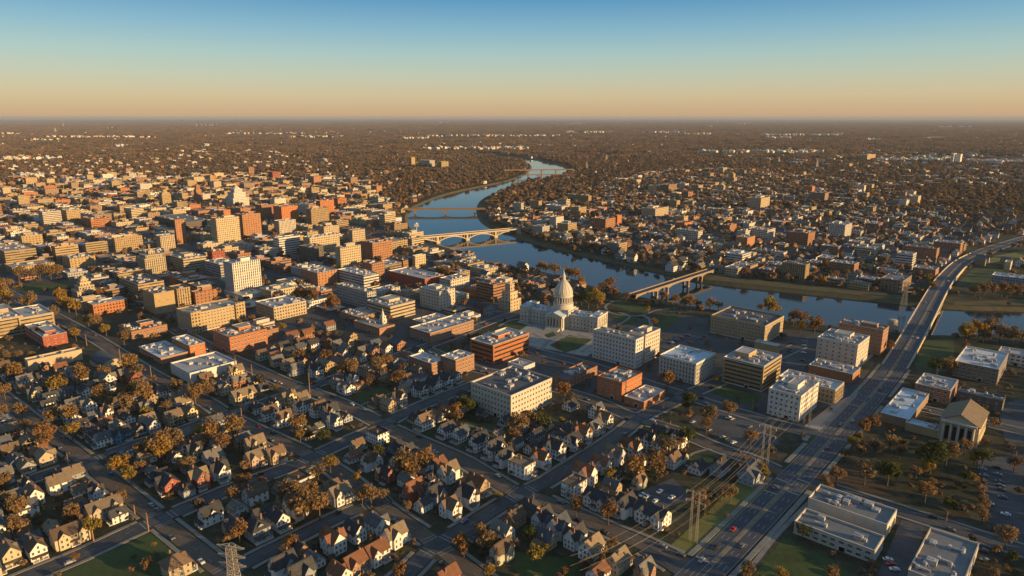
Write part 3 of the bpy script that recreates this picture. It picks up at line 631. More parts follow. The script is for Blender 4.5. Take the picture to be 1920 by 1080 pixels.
def building(name, label, cat, cen, w, d, h, wk, st, rk, ang=ANG, detail=0, flags='', group=None, seed=0):
    """box building: local x along the down-right street, local y along the up-right street; detail 2 = modelled windows"""
    rnd = random.Random(seed*7+3); root = empty(name, (cen[0], cen[1], 0), ang); tag(root, label, cat, group)
    st2 = st; wmat = wallmat(wk) if detail == 2 else facade(wk, st)
    ph = min(1.0, h*.12); mb = MB(); box_shell(mb, -w/2, -d/2, w/2, d/2, -.5, h)
    if detail == 2 and st != 'n':   # base course and string course
        pass
    mb.build('wall', wmat, root)
    rf = MB(); t = .35
    rf.face([(-w/2+t, -d/2+t, h-ph), (w/2-t, -d/2+t, h-ph), (w/2-t, d/2-t, h-ph), (-w/2+t, d/2-t, h-ph)], 0)
    rf.ring(-w/2+t, -d/2+t, w/2-t, d/2-t, h-ph, h-.01, .06, 1)
    rf.ring(-w/2-.12, -d/2-.12, w/2+.12, d/2+.12, h-.02, h+.16, t+.18, 1)
    cop = wallmat(wk) if 'c' not in flags else STONE
    ro = rf.build('roof', [roofmat(rk), TRIM if rk in ('white', 'light', 'blue') else cop], root)
    z = h-ph
    if 'p' in flags and min(w, d) > 9:
        pw, pd, phh = w*rnd.uniform(.28, .42), d*rnd.uniform(.3, .45), rnd.uniform(2.8, 4.2); pxx, pyy = rnd.uniform(-.2, .15)*w, rnd.uniform(-.1, .2)*d
        q = MB(); q.box(pxx-pw/2, pyy-pd/2, z, pxx+pw/2, pyy+pd/2, z+phh, 0, 1); q.ring(pxx-pw/2-.1, pyy-pd/2-.1, pxx+pw/2+.1, pyy+pd/2+.1, z+phh-.01, z+phh+.25, .4, 2); q.build('penthouse', [wallmat(wk), roofmat(rk), TRIM], root)
        pen = (pxx, pyy, pw, pd)
    else: pen = None
    nu = 0
    if detail >= 1:
        nu = min(14, int(w*d/ (70 if 'u' in flags else 170)))+ (1 if detail == 2 else 0)
        for k in range(nu):
            for _ in range(8):
                ux, uy = rnd.uniform(-.42, .42)*w, rnd.uniform(-.42, .42)*d
                if abs(ux) > w/2-3.2 or abs(uy) > d/2-3.2: continue
                if pen and abs(ux-pen[0]) < pen[2]/2+3 and abs(uy-pen[1]) < pen[3]/2+3: continue
                put('rooftop_unit', unit_mesh(rnd.randint(0, 11)), root, (ux, uy, z), rnd.choice([0, math.pi/2, math.pi]), sc=(1, 1, rnd.uniform(.8, 1.3))); break
    if detail == 2 and st != 'n':
        bay, fl, a0, a1, b0, b1 = FAC[st]; nf = max(1, round((h-1.2)/fl)); fh = (h-1.0)/nf; wins = []
        for (L, fx) in ((w, 0), (d, 1)):
            nb = max(1, int((L-1.6)/bay)); bw = (L-1.6)/nb
            if st == 'b':
                for r in range(nf):
                    ww = (L-2.6)/max(1, round((L-2.6)/9)); 
                    for q in range(max(1, round((L-2.6)/9))):
                        s = -L/2+1.3+ww*(q+.5); zc = fh*(r+.56)+.2; wins.append((((s, -d/2, zc), 0) if fx == 0 else ((w/2, s, zc), math.pi/2))+(ww-.25, fh*.31))
                continue
            for r in range(nf):
                for q in range(nb):
                    s = -L/2+.8+bw*(q+.5); ww, wh = bay*(a1-a0), fl*(b1-b0)
                    if st == 'v' : wh = fh*.78
                    zc = fh*(r+(b0+b1)/2)+.25; wins.append((((s, -d/2, zc), 0) if fx == 0 else ((w/2, s, zc), math.pi/2))+(ww, wh))
        put_windows(root, wins, name='window_band' if st == 'b' else 'window')
        # entrance
        dm = MB(); dm.box(-1.6, -.25, 0, 1.6, .05, 2.9, 0); dm.face([(-1.3, -.27, .1), (1.3, -.27, .1), (1.3, -.27, 2.5), (-1.3, -.27, 2.5)], 1)
        dm.build('door', [TRIM, GL], root, (w*.12, -d/2, 0), 0)
        cm = MB(); zc = fh*1.0+.1
        cm.ring(-w/2-.16, -d/2-.16, w/2+.16, d/2+.16, h-1.5, h-1.15, .17, 0); cm.ring(-w/2-.12, -d/2-.12, w/2+.12, d/2+.12, .0, .8, .14, 0)
        cm.build('cornice', [STONE if wk in ('cream', 'pale', 'white', 'tan') else wallmat(wk)], root)
        if st == 'v':
            pm = MB()
            for (L, fx) in ((w, 0), (d, 1)):
                nb = max(1, int((L-1.6)/bay)); bw = (L-1.6)/nb
                for q in range(nb+1):
                    s = -L/2+.8+bw*q
                    if fx == 0: pm.box(s-.28, -d/2-.35, .8, s+.28, -d/2+.02, h-1.5)
                    else: pm.box(w/2-.02, s-.28, .8, w/2+.35, s+.28, h-1.5)
            pm.build('pilasters', [STONE if wk in ('cream', 'pale', 'white') else wallmat(wk)], root)
    if 'v' in flags:   # end pavilions on the lit side
        q = MB(); 
        for yy in (-d/2+d*.09, d/2-d*.09): q.box(w/2-.05, yy-d*.09, 0, w/2+2.2, yy+d*.09, h+2.2, 0, 1)
        q.build('pavilion', [facade(wk, 'g'), roofmat(rk)], root)
    mark_rect(cen[0], cen[1], w+2, d+2, ang, 2)
    return root
def footprint(uF, vb, vr, uL, uR, ang=ANG):
    eb = Vector((math.cos(ang), math.sin(ang), 0)); ea = Vector((-math.sin(ang), math.cos(ang), 0)); P0 = at(uF, vb)
    # height from the vertical edge
    lo, hi = 1.0, 120.0
    for _ in range(40):
        m = (lo+hi)/2; v = px((P0.x, P0.y, m))[1]
        if v > vr: lo = m
        else: hi = m
    h = lo; T = P0+Vector((0, 0, h)); w = abs(solve_u(T, -eb, uL)); d = abs(solve_u(T, ea, uR)); w = min(max(w, 6), 130); d = min(max(d, 6), 160)
    c = P0-eb*(w/2)+ea*(d/2); return c, w, d, h
# label ; name ; category ; front corner u, base v, roof v ; left u ; right u ; wall ; window style ; roof ; flags
TB = '''tan office slab with banded windows|at the edge of the town|office_building|-12|636|602|-50|42|tan|b|light|p
tan banded office wing|joined behind the brick block|office_building|40|627|597|10|100|tan|b|light|
low red brick block|with pale roof and penthouse beside the tan offices|brick_building|83|652|632|45|125|red|s|light|p
long tan market hall|with a low roof by the side street|hall|55|697|677|45|153|cream|n|tanr|
red brick school block|three storeys beside the autumn trees|brick_building|177|592|572|162|238|orange|g|light|
blank tan warehouse block|windowless and sunlit in the middle of the offices|warehouse|293|590|551|266|326|tan|n|grey|u
ribbed tan office wing|attached to the blank warehouse|office_building|335|575|542|316|356|tan|v|grey|
small brick annex|with a rooftop box behind the blank warehouse|brick_building|368|571|549|357|407|brick|s|tanr|p
wide grey parking block|with a dark flat roof behind the blank warehouse|parking_building|262|562|534|222|307|tan|b|dark|u
low brick block with green units|fenced by trees on the street corner|brick_building|248|638|622|222|313|brick|g|dark|pu
long ornate tan block|with tall end pavilions and many windows|apartment_building|360|626|589|330|457|tan|g|tanr|v
white framed office block|with big square windows near dark gabled houses|office_building|515|602|577|478|574|cream|g|light|u
cream office block|with rooftop boxes beside the white slab tower|office_building|510|564|546|488|553|cream|g|light|pu
white slab tower|with tall vertical ribs, the tallest in the middle|tower_building|441|555|494|418|487|white|v|light|p
pale podium hall|low base around the white slab tower|hall|455|563|555|420|492|white|n|light|
large red brick block|with chimneys and a recessed roof by the street|brick_building|433|664|633|398|500|orange|g|tanr|pu
small brick wing|beside the large red brick block|brick_building|500|640|620|488|522|brick|s|tanr|
white roofed brick warehouse|low with skylights on the corner|warehouse|303|684|672|260|352|brick|s|white|u
white roofed brick annex|taller rear half of the warehouse|warehouse|358|672|649|322|384|orange|s|white|u
low cream workshop|with a long white roof across from the brick warehouse|workshop|358|720|700|319|443|white|n|light|
cream banded office|five storeys with a flat pale roof|office_building|733|602|575|688|778|cream|b|light|pu
pale apartment block|with blank corner panels and balconies|apartment_building|825|583|547|787|853|pale|s|light|p
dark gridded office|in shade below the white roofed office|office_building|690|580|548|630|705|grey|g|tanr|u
white roofed office|with a bright blank end wall|office_building|683|542|517|632|710|white|b|white|u
low brick depot|with a wide white roof|warehouse|797|541|523|728|833|red|n|light|u
brown banded office|sunlit between the depot and the river|office_building|925|567|534|893|948|brick|b|tanr|p
wide brick arcade block|with long pale roof and rows of arches|brick_building|807|644|625|768|888|brick|g|light|u
low brick hall|carrying a white cupola beside the dark houses|brick_building|712|630|616|663|740|brick|s|tanr|
low shaded brick row|behind the cupola hall|brick_building|672|606|595|636|712|brown|s|tanr|u
bright orange brick office|with black window bands and white rooftop plant|office_building|925|683|648|882|992|orange|b|light|pu
brick apartment wing|near half of a pair with chimneys|apartment_building|810|704|682|767|834|brick|g|white|u
brick apartment twin|far half of the pair with a lit end|apartment_building|855|706|676|826|889|brick|g|white|u
small white pavilion|with a single flat roof behind the long pale block|pavilion|982|699|688|952|1003|white|n|light|
long pale block|five storeys with a dark roof crowded by plant|office_building|958|792|742|883|1035|pale|g|dark|u
low dark brick block|with a white roof panel behind the pale block|brick_building|1062|729|712|1035|1120|brick|s|dark|u
brick club building|with stepped orange walls near the pale block|brick_building|1165|754|718|1120|1204|orange|s|tanr|u
low brick hall with pink roof|beside the brick club building|brick_building|1207|768|754|1170|1247|orange|s|light|u
pale courthouse block|in front of the domed hall with square windows|courthouse|1190|692|637|1112|1207|white|g|tanr|cu
pale courthouse rear wing|taller rear part with a lit side|courthouse|1208|681|628|1180|1238|pale|g|tanr|p
white columned archive|with a pale blue flat roof|office_building|1303|722|682|1237|1342|white|v|blue|
brown block of flats|with a dark cluttered roof near the river|apartment_building|1432|645|611|1333|1470|tan|g|dark|u
tan banded office block|with dark strip windows and white roof|office_building|1428|735|687|1357|1466|tan|b|light|pu
small tan rear wing|behind the tan banded office block|office_building|1455|668|649|1415|1463|tan|n|blue|
pale square hotel|with small square windows beside the avenue|hotel|1603|695|647|1533|1631|pale|s|light|pu
low brick podium|with pink white roof before the hotel|hall|1597|720|702|1517|1614|brick|n|light|u
brown brick block|by the river behind the hotel|apartment_building|1650|667|620|1573|1667|brick|g|tanr|pu
white corner office|with cluttered roof beside the twin pylon|office_building|1497|792|743|1442|1536|white|g|light|pu
long low civic wing|with a white roof behind the white corner office|hall|1563|760|731|1460|1583|tan|v|white|u
pale brick warehouse|with a broad white roof across the avenue|warehouse|1868|722|693|1790|1891|brown|m|white|u
red brick lodge|with two window rows and a white roof|brick_building|1778|759|733|1716|1797|brick|m|light|u
dark brick hall|with grey flat roof behind the church|brick_building|1877|774|752|1795|1886|dark|s|grey|u
white roofed shed|low long shed beside the avenue trees|shed|1702|803|787|1651|1743|brown|n|blue|
lower white roofed shed|attached to the church side|shed|1760|823|808|1698|1768|tan|n|blue|
small white motel|at the edge beyond the pale warehouse|motel|1925|690|668|1872|d16|white|m|light|
low white workshop|with office windows along its front|workshop|1637|1057|1033|1490|1658|pale|m|grey|
raised workshop rear|stepped roof with vents behind the low white workshop|workshop|1660|1010|984|1516|1682|pale|n|grey|u
large grey roofed store|at the lower corner with a white front|workshop|1797|1134|1106|1703|1836|pale|n|grey|u
tall cream office tower|with penthouse and dark lower floors|tower_building|410|463|410|394|448|cream|g|tanr|p
stepped brick tower|beside the tall cream office tower|tower_building|458|448|403|440|488|brick|s|tanr|p
dark brick slab|shaded narrow slab in the tower cluster|tower_building|493|416|385|478|513|brick|s|tanr|
orange brick slab|broad sunlit slab beside the dark brick slab|tower_building|530|423|388|512|558|orange|s|tanr|
grey ribbed tower|in front of the orange brick slab|tower_building|525|443|415|513|554|pale|v|light|
white banded drum office|with black and white stripes|office_building|525|478|447|512|562|white|b|light|
cream twin tower|beyond the grey ribbed tower|tower_building|585|424|392|573|616|tan|g|tanr|p
tan rear tower|behind the cream twin tower|tower_building|602|408|377|592|626|orange|s|tanr|
long beige office wing|with roof terraces near the river|office_building|583|481|446|568|636|cream|g|light|u
beige gridded tower|lit from bottom to top by the riverside|tower_building|640|505|465|628|676|cream|g|tanr|p
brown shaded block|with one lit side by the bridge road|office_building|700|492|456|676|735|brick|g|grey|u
low lit wing|behind the brown shaded block|office_building|726|476|455|700|764|tan|m|tanr|
narrow beige block|behind the beige gridded tower|office_building|662|462|432|653|684|cream|g|tanr|
slim tan tower|with white crown near the arch bridge|tower_building|779|504|480|773|798|cream|g|white|p
curved cream office|with long bands beside the ornate tower|office_building|346|510|486|318|386|cream|b|light|pu
brick banded office|below the ornate white tower|office_building|223|532|512|213|270|tan|b|tanr|u
white cube office|among dark roofs beside the thin brick tower|office_building|303|468|443|291|327|cream|v|light|
thin brick tower|standing before a dark block|tower_building|333|458|413|325|346|brick|s|tanr|
tan office pair|at the near edge of downtown|office_building|12|496|472|-20|67|tan|b|tanr|u
square tan office|with rooftop plant in the office rows|office_building|107|491|463|95|146|tan|b|tanr|pu
tan cube office|beside the square tan office|office_building|163|478|457|157|201|tan|b|tanr|p
brick lit office|with a shaded cube in front|office_building|218|473|447|210|266|tan|g|tanr|p
rust cube office|far row, sunlit front|office_building|172|427|411|153|205|orange|b|tanr|p
small cream cube|behind the dark flat roofs|office_building|248|411|392|232|269|cream|b|light|
far tan office|near the lower edge of the office rows|office_building|43|461|443|28|79|tan|s|tanr|pu
low tan pair|behind the banded brick office|office_building|133|503|485|115|178|tan|s|tanr|u
long tan row|partly hidden by the autumn grove|office_building|25|515|502|8|102|tan|g|tanr|
wide grey parking deck|beside the white slab tower|parking_building|415|520|497|383|450|grey|b|light|u
shaded brick depot|white roofed, in the middle of downtown|warehouse|597|538|512|563|633|brick|s|light|u
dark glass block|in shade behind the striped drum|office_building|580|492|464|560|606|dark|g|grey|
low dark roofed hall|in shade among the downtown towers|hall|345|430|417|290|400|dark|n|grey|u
brick riverside office|across the water at the bridge end|office_building|1135|433|411|1112|1154|brick|g|grey|
brick stair tower|attached to the riverside office|office_building|1157|424|404|1153|1166|orange|n|tanr|
tan riverside flats|on the far bank beyond the arch bridge|apartment_building|1160|478|457|1137|1176|tan|m|tanr|u
cream glass office|broad lit front across the river|office_building|1228|411|392|1203|1254|cream|g|tanr|pu
brown cube office|far across the river|office_building|1253|364|347|1238|1269|brown|g|tanr|
pale arcade office|among the trees across the river|office_building|1103|384|367|1063|1109|tan|v|tanr|u
small pale chapel tower|at the far end of the middle bridge|tower_building|977|400|381|963|982|pale|g|light|
tan block|beside the small pale tower|office_building|1010|394|377|992|1016|tan|s|tanr|
pale low office|beyond the tan block over the river|office_building|1053|398|387|1022|1068|pale|g|light|u
tall cream flats|highest block across the river|apartment_building|1425|397|372|1402|1444|cream|g|tanr|p
brown square office|with a lit end in the far quarter|office_building|1545|382|362|1518|1554|brown|n|tanr|
white ribbed flats|with a lit end and roof plant|apartment_building|1582|450|422|1553|1598|white|v|light|pu
dark brick flats|with rooftop boxes across the river|apartment_building|1513|465|438|1477|1529|brick|g|tanr|pu
white banded office|stepped white floors across the river|office_building|1638|484|466|1602|1648|pale|b|light|p
tall banded office|white and black floors near the avenue bend|office_building|1708|507|477|1682|1719|white|b|light|
long brick flats|in a row near the avenue bend|apartment_building|1753|494|467|1697|1762|brick|g|tanr|u
brick hall block|behind the long brick flats|apartment_building|1798|479|457|1752|1807|brick|g|light|u
ribbed brown flats|on the far river bank|apartment_building|1508|527|497|1467|1519|tan|v|tanr|u
low brick office|beside the ribbed brown flats|brick_building|1600|515|496|1555|1611|brick|g|light|u
roof framed brick hall|with white roof edges by the lattice mast|brick_building|1690|550|527|1652|1710|brown|s|grey|
low white shed|behind the roof framed brick hall|shed|1680|518|508|1643|1686|pale|n|light|
small brick depot|behind the low brick office|brick_building|1570|479|463|1540|1578|brick|s|light|
pale gridded flats|on the far bank quarter edge|apartment_building|1308|455|434|1268|1318|pale|m|light|u
pale terrace flats|in the middle of the far quarter|apartment_building|1437|457|432|1403|1454|pale|m|tanr|u
brick gable block|beside the pale terrace flats|apartment_building|1400|467|446|1380|1416|brick|n|tanr|
brick podium block|under the tall banded office|brick_building|1752|524|506|1712|1761|brick|n|light|u
blue glass sports hall|beside the playing field|hall|1925|548|524|1860|d24|slate|g|blue|u
sunlit white hall|beyond the playing field|hall|1893|507|492|1884|d18|cream|n|white|
brown slab flats|alone above the far woods|tower_building|772|316|295|767|778|tan|n|tanr|
pale clinic block|beside the brown slab flats|office_building|806|316|301|787|815|pale|m|light|
tan clinic wing|beyond the pale clinic block|office_building|828|318|303|821|841|tan|m|tanr|
white twin slab|near one of a far pair|tower_building|1786|308|288|1783|1794|white|n|light|
white twin slab sister|far one of the pair|tower_building|1799|308|289|1795|1805|white|n|light|
brick arena block|on the far plain|hall|1625|303|291|1612|1642|tan|n|blue|p'''
BCOUNT = 0; ALLB = []; TBOX = [(960, 505, 1150, 628, at(1060, 610).length), (938, 520, 972, 578, at(956, 579).length), (143, 515, 180, 556, at(161, 556).length), (265, 462, 306, 512, at(287, 512).length), (428, 348, 468, 388, at(446, 388).length), (712, 585, 726, 618, at(719, 618).length), (735, 420, 960, 470, at(840, 460).length)]
for row in TB.split('\n'):
    sh, more, nm, uF, vb, vr, uL, uR, wk, st, rk, fl = row.split('|')
    c, w, d, h = footprint(float(uF), float(vb), float(vr), float(uL), float(uR.strip('d')) if 'd' not in uR else float(uF)+6); BCOUNT += 1
    if 'd' in uR: d0 = float(uR.strip('d')); c = at(float(uF), float(vb))-EB*(w/2)+EA*(d0/2); d = d0; uR = float(uF)+20
    det = 2 if float(vb) > 625 else 1
    r = building(nm, (f'{sh}, {more}' if len((sh+more).split()) < 17 else sh), nm.replace('_', ' '), c, w, d, h, wk, st, rk, detail=det, flags=fl, seed=BCOUNT, group='buildings of the town'); ALLB.append(r); TBOX.append((float(uL), float(vr)-3, float(uR), float(vb), c.length))
    landmark(sh.split(' with ')[0], c)
print('traced', BCOUNT)

# ------------------------------------------------------------------ domed hall
F0 = at(1120, 626); L0 = at(975, 602); ax = (F0-L0); hw = ax.length/2; hang = math.atan2(ax.y, ax.x); dn = Vector((-math.sin(hang), math.cos(hang), 0))
DEP = 24.0; hc = (F0+L0)/2+dn*DEP/2
hall = empty('domed_hall', (hc.x, hc.y, 0), hang); tag(hall, 'pale limestone domed hall with columned portico, long wings and a spire', 'capitol'); landmark('domed hall', hc)
mark_rect(hc.x, hc.y, hw*2+8, DEP+26, hang, 2)
HH = 14.6; M2 = [STONE, roofmat('blue'), GL, TRIM]
for s in (-1, 1):
    q = MB(); x0, x1 = (11, hw-9) if s > 0 else (-hw+9, -11)
    q.box(x0, -DEP/2+3, 0, x1, DEP/2-3, HH-1.5, 0, 1); q.ring(x0, -DEP/2+2.7, x1, DEP/2-2.7, HH-1.51, HH-.4, .7, 0); q.ring(x0, -DEP/2+2.6, x1, DEP/2-2.6, HH-2.9, HH-2.4, .45, 0); q.build('wing', M2, hall)
    q = MB(); a0, a1 = (hw-9, hw) if s > 0 else (-hw, -hw+9)
    q.box(a0-.02, -DEP/2, 0, a1, DEP/2, HH+.8, 0, 1); q.ring(a0-.3, -DEP/2-.3, a1+.3, DEP/2+.3, HH+.3, HH+1.6, .8, 0); q.ring(a0-.2, -DEP/2-.2, a1+.2, DEP/2+.2, 3.6, 4.1, .22, 0); 
    pv = q.build('end_pavilion', M2, hall)
    for k in range(5):
        c = MB(); yy = -DEP/2+3+k*(DEP-6)/4; c.lathe([(.55, 4.1), (.48, HH-.4)], 8, cx=a1+.4 if s > 0 else a0-.4, cy=yy); c.build('column', STONE, pv)
    wins = []
    n = int((x1-x0)/3.6)
    for fz, hh in ((2.2, 1.9), (6.0, 2.6), (9.7, 1.8)):
        for k in range(n): wins.append(((x0+(k+.5)*(x1-x0)/n, -DEP/2+3, fz), 0, 1.3, hh))
        for k in range(2): wins.append(((a0+2.6+k*3.8, -DEP/2, fz), 0, 1.3, hh))
        for k in range(4): wins.append((((a1 if s > 0 else a0), -DEP/2+4.9+k*4.7, fz), math.pi/2 if s > 0 else -math.pi/2, 1.3, hh))
    put_windows(hall, wins, 60)
    g = MB(); g.gable(x0+.6, -DEP/2+3.6, x1-.6, DEP/2-3.6, HH-1.45, 2.2, 'x', .1, 0, hip=5); g.build('roof', [roofmat('blue')], hall)
    for k in range(6): put('rooftop_unit', unit_mesh(k), hall, (x0+3+k*(x1-x0-6)/5, (-1)**k*3.5, HH-.4), 0)
    g = MB(); g.gable(a0+1.5, -5, a1-1.5, 5, HH+1.2, 2.2, 'x', .2, 0); g.gend(a0+1.5, -5, a1-1.5, 5, HH+1.2, 2.2, 'x', 1); g.build('roof_gable', [roofmat('blue'), STONE], hall)
q = MB(); q.box(-11, -DEP/2+1, 0, 11, DEP/2-1, HH+1, 0, 1); q.ring(-11.3, -DEP/2+.7, 11.3, DEP/2-.7, HH+.8, HH+1.7, .6, 0); q.build('central_block', M2, hall)
q = MB(); PY = -DEP/2-9; q.box(-9, PY+2.5, 0, 9, -DEP/2+1.02, HH-1, 0); q.box(-9.2, PY, HH-2.6, 9.2, PY+2.6, HH-.8, 0, bottom=True); q.box(-9.2, PY, 0, 9.2, PY+2.6, 2.2, 0); q.gable(-9, PY+.3, 9, -DEP/2+1, HH-.8, 3.2, 'y', .5, 1); q.gend(-9, PY+.2, 9, -DEP/2+1, HH-.8, 3.2, 'y', 0); por = q.build('portico', M2, hall)
for k in range(6):
    c = MB(); c.lathe([(.85, 2.2), (.72, 2.7), (.7, 6), (.6, HH-3.2), (.85, HH-2.6)], 10, cx=-8+k*3.2, cy=PY+1.1); c.build('column', STONE, por)
for k in range(5):
    c = MB(); c.box(-.7, -.2, -3.2, .7, .05, 3.2, 0); c.build('portico_window', [GL], por, (-6.4+k*3.2, PY+2.5, 6), 0)
q = MB()
for k in range(6): q.box(-7, PY-1.0*(k+1), 0, 7, PY-1.0*k+.01, 2.1-.35*k, 0)
q.build('stairs', [STONE], hall)
q = MB(); q.box(-10.9, -10.2, HH+.9, 10.9, 10.2, HH+3.4, 0); q.lathe([(11.3, HH+2.0), (10.9, HH+8.2), (11.2, HH+8.4), (11.2, HH+9.0), (8.2, HH+9.0)], 32, 0); q.build('drum_base', [STONE], hall)
q = MB(); z = HH+9.0; q.lathe([(8.6, z), (8.6, z+9.4)], 32, 0); q.lathe([(9.9, z), (9.4, z+.7), (8, z+.7)], 32, 0); q.lathe([(10.4, z+7.3), (10.7, z+7.6), (10.7, z+8.3), (10.2, z+8.6), (10.2, z+11.0), (10.3, z+11.2), (9.4, z+11.2)], 32, 0); drum = q.build('drum', [STONE], hall)
for k in range(20):
    a = 2*math.pi*k/20; c = MB(); c.lathe([(.5, z+.7), (.42, z+7.3)], 8, cx=9.8*math.cos(a), cy=9.8*math.sin(a)); c.build('column', STONE, drum)
    a += math.pi/20; put('drum_window', window_mesh(1.2, 4.6), drum, (8.62*math.cos(a), 8.62*math.sin(a), z+4), a+math.pi/2)
    if k % 2 == 0: put('attic_window', window_mesh(.9, 1.2), drum, (10.22*math.cos(a), 10.22*math.sin(a), z+9.8), a+math.pi/2)
q = MB(); z2 = z+11.2; pr = [(10.1*max(.0, 1-(s_**1.75)*.80), z2+15.0*s_) for s_ in np.linspace(0, 1.0, 11)]; q.lathe(pr, 32, 0)
for k in range(16):
    a = 2*math.pi*k/16
    for i in range(len(pr)-1): q.bar(((pr[i][0]+.05)*math.cos(a), (pr[i][0]+.05)*math.sin(a), pr[i][1]), ((pr[i+1][0]+.05)*math.cos(a), (pr[i+1][0]+.05)*math.sin(a), pr[i+1][1]), .22)
q.build('dome', [STONE], hall)
q = MB(); z3 = z2+14.6; q.lathe([(2.5, z3), (2.5, z3+.8), (2.0, z3+.8), (1.9, z3+3.4), (2.3, z3+3.6), (2.2, z3+4.1), (1.5, z3+5.6), (.75, z3+8.0), (.45, z3+9.5), (.12, z3+13), (0, z3+13.6)], 16, 0); q.build('lantern_spire', [STONE], hall)
for o_ in hall.children:
    if o_.name.split('.')[0] in ('drum_base', 'drum', 'dome', 'lantern_spire'): o_.scale = (.9, .9, .88); o_.location.z = (HH+.9)*.12

# ------------------------------------------------------------------ special shapes
def tiers(name, label, short, cat, u, vb, w0, spec, wk, cap='pyr', st='g', rk='tanr', d0=None):
    p = at(u, vb); root = empty(name, p, ANG); tag(root, label, cat, 'buildings of the town'); landmark(short, p); z = 0; d0 = d0 or w0
    for i, (k, h) in enumerate(spec):
        q = MB(); box_shell(q, -w0*k/2, -d0*k/2, w0*k/2, d0*k/2, z-(.5 if i == 0 else 0), z+h); q.face([(-w0*k/2, -d0*k/2, z+h-.02), (w0*k/2, -d0*k/2, z+h-.02), (w0*k/2, d0*k/2, z+h-.02), (-w0*k/2, d0*k/2, z+h-.02)], 1)
        q.ring(-w0*k/2-.15, -d0*k/2-.15, w0*k/2+.15, d0*k/2+.15, z+h-.7, z+h+.2, .35, 2); q.build('tower_stage', [facade(wk, st), roofmat(rk), wallmat(wk)], root); z += h
    k = spec[-1][0]*.8; q = MB()
    if cap == 'pyr': q.lathe([(w0*k*.55, z), (w0*k*.5, z+w0*k*.12), (w0*k*.2, z+w0*k*.38), (0, z+w0*k*.6)], 8, 0, smooth=False)
    elif cap == 'dome': q.lathe([(w0*k*.5, z), (w0*k*.46, z+w0*k*.25), (w0*k*.3, z+w0*k*.45), (w0*k*.08, z+w0*k*.6), (.1, z+w0*k*1.0), (0, z+w0*k*1.1)], 14, 0)
    elif cap == 'steeple': q.lathe([(w0*k*.5, z), (w0*k*.42, z+w0*k*.4), (w0*k*.12, z+w0*k*1.6), (0, z+w0*k*2.4)], 8, 0, smooth=False)
    q.build('tower_cap', [wallmat(wk)], root); mark_rect(p.x, p.y, w0+2, d0+2, ANG, 2); return root
tiers('domed_tower', 'stepped beige tower with a small dome beside the red brick school', 'stepped domed tower', 'tower', 161, 556, 22, [(1.0, 9), (.72, 5), (.5, 4), (.36, 3)], 'cream', 'dome')
tiers('church_tower', 'stepped cream church tower with lit side next to the domed hall', 'stepped church tower', 'church', 956, 579, 17, [(1.0, 12), (.7, 8), (.42, 8)], 'cream', 'pyr', 's')
tiers('stepped_tower', 'tall white stepped tower with pale crown at the back of downtown', 'white stepped tower', 'tower building', 446, 388, 38, [(1.0, 22), (.75, 12), (.5, 8)], 'white', 'pyr', 'g')
tiers('ornate_tower', 'ornate white tower of arched windows with crenellated roof near the parking deck', 'ornate white tower', 'tower building', 287, 512, 26, [(1.0, 22), (.8, 4), (.3, 4)], 'cream', 'pyr', 'v')
tiers('cupola', 'slim white cupola steeple rising from the low brick hall', 'white cupola steeple', 'steeple', 719, 618, 5.2, [(1.0, 11), (.8, 3)], 'white', 'steeple', 's')
tiers('belfry', 'slim brown belfry in the rear downtown roofs', 'slim brown belfry', 'tower', 373, 382, 13, [(1.0, 34), (.7, 10)], 'brick', 'pyr', 's')
tiers('chimney_tower', 'thin tan tower standing before the far woods', 'thin tan tower', 'tower', 397, 347, 10, [(1.0, 24), (.8, 6)], 'tan', 'pyr', 's')
tiers('slim_tower', 'slim tan tower among low roofs in the rear office rows', 'slim rear tower', 'tower', 311, 386, 20, [(1.0, 28), (.85, 3)], 'tan', 'pyr', 'g')
tiers('stepped_hall', 'white stepped hall with a small tower across the river', 'white stepped hall', 'hall', 1352, 362, 55, [(1.0, 8), (.3, 14)], 'cream', 'pyr', 'g', 'light', 30)
tiers('bell_tower', 'tan bell tower far across the river', 'far bell tower', 'tower', 1372, 345, 22, [(1.0, 20), (.6, 12)], 'tan', 'pyr', 's')
# gabled temple-front church
P0 = at(1830, 842); c, w, d, h = footprint(1830, 842, 803, 1763, 1853)
ch = empty('church', (c.x, c.y, 0), ANG); tag(ch, 'cream church with big tan gable roof and columned front', 'church'); landmark('columned church', c); mark_rect(c.x, c.y, w+3, d+6, ANG, 2)
q = MB(); q.box(-w/2, -d/2, -.5, w/2, d/2, h, 0); q.gend(-w/2, -d/2, w/2, d/2, h, w*.27, 'y', 0); q.build('wall', [wallmat('cream')], ch)
q = MB(); q.gable(-w/2, -d/2, w/2, d/2, h, w*.27, 'y', .7, 0, .35); q.build('roof', [shingle('tan')], ch)
for k in range(5):
    q = MB(); q.lathe([(.95, 0), (.8, .6), (.72, h-1.2), (1.0, h-.5)], 10, cx=-w*.38+k*w*.19, cy=-d/2-1.3); q.build('column', STONE, ch)
q = MB(); q.box(-w*.46, -d/2-2.6, h-.5, w*.46, -d/2+.02, h+.7, 0, bottom=True); q.build('entablature', [STONE], ch)
for k in range(4):
    q = MB(); q.box(-1.1, -.2, -h*.32, 1.1, .05, h*.32, 0); q.build('window', [GL], ch, (-w*.285+k*w*.19, -d/2, h*.45), 0)
for k in range(6): put('window', window_mesh(1.6, 4.2), ch, (w/2, -d/2+d*(k+.5)/6, h*.5), math.pi/2)
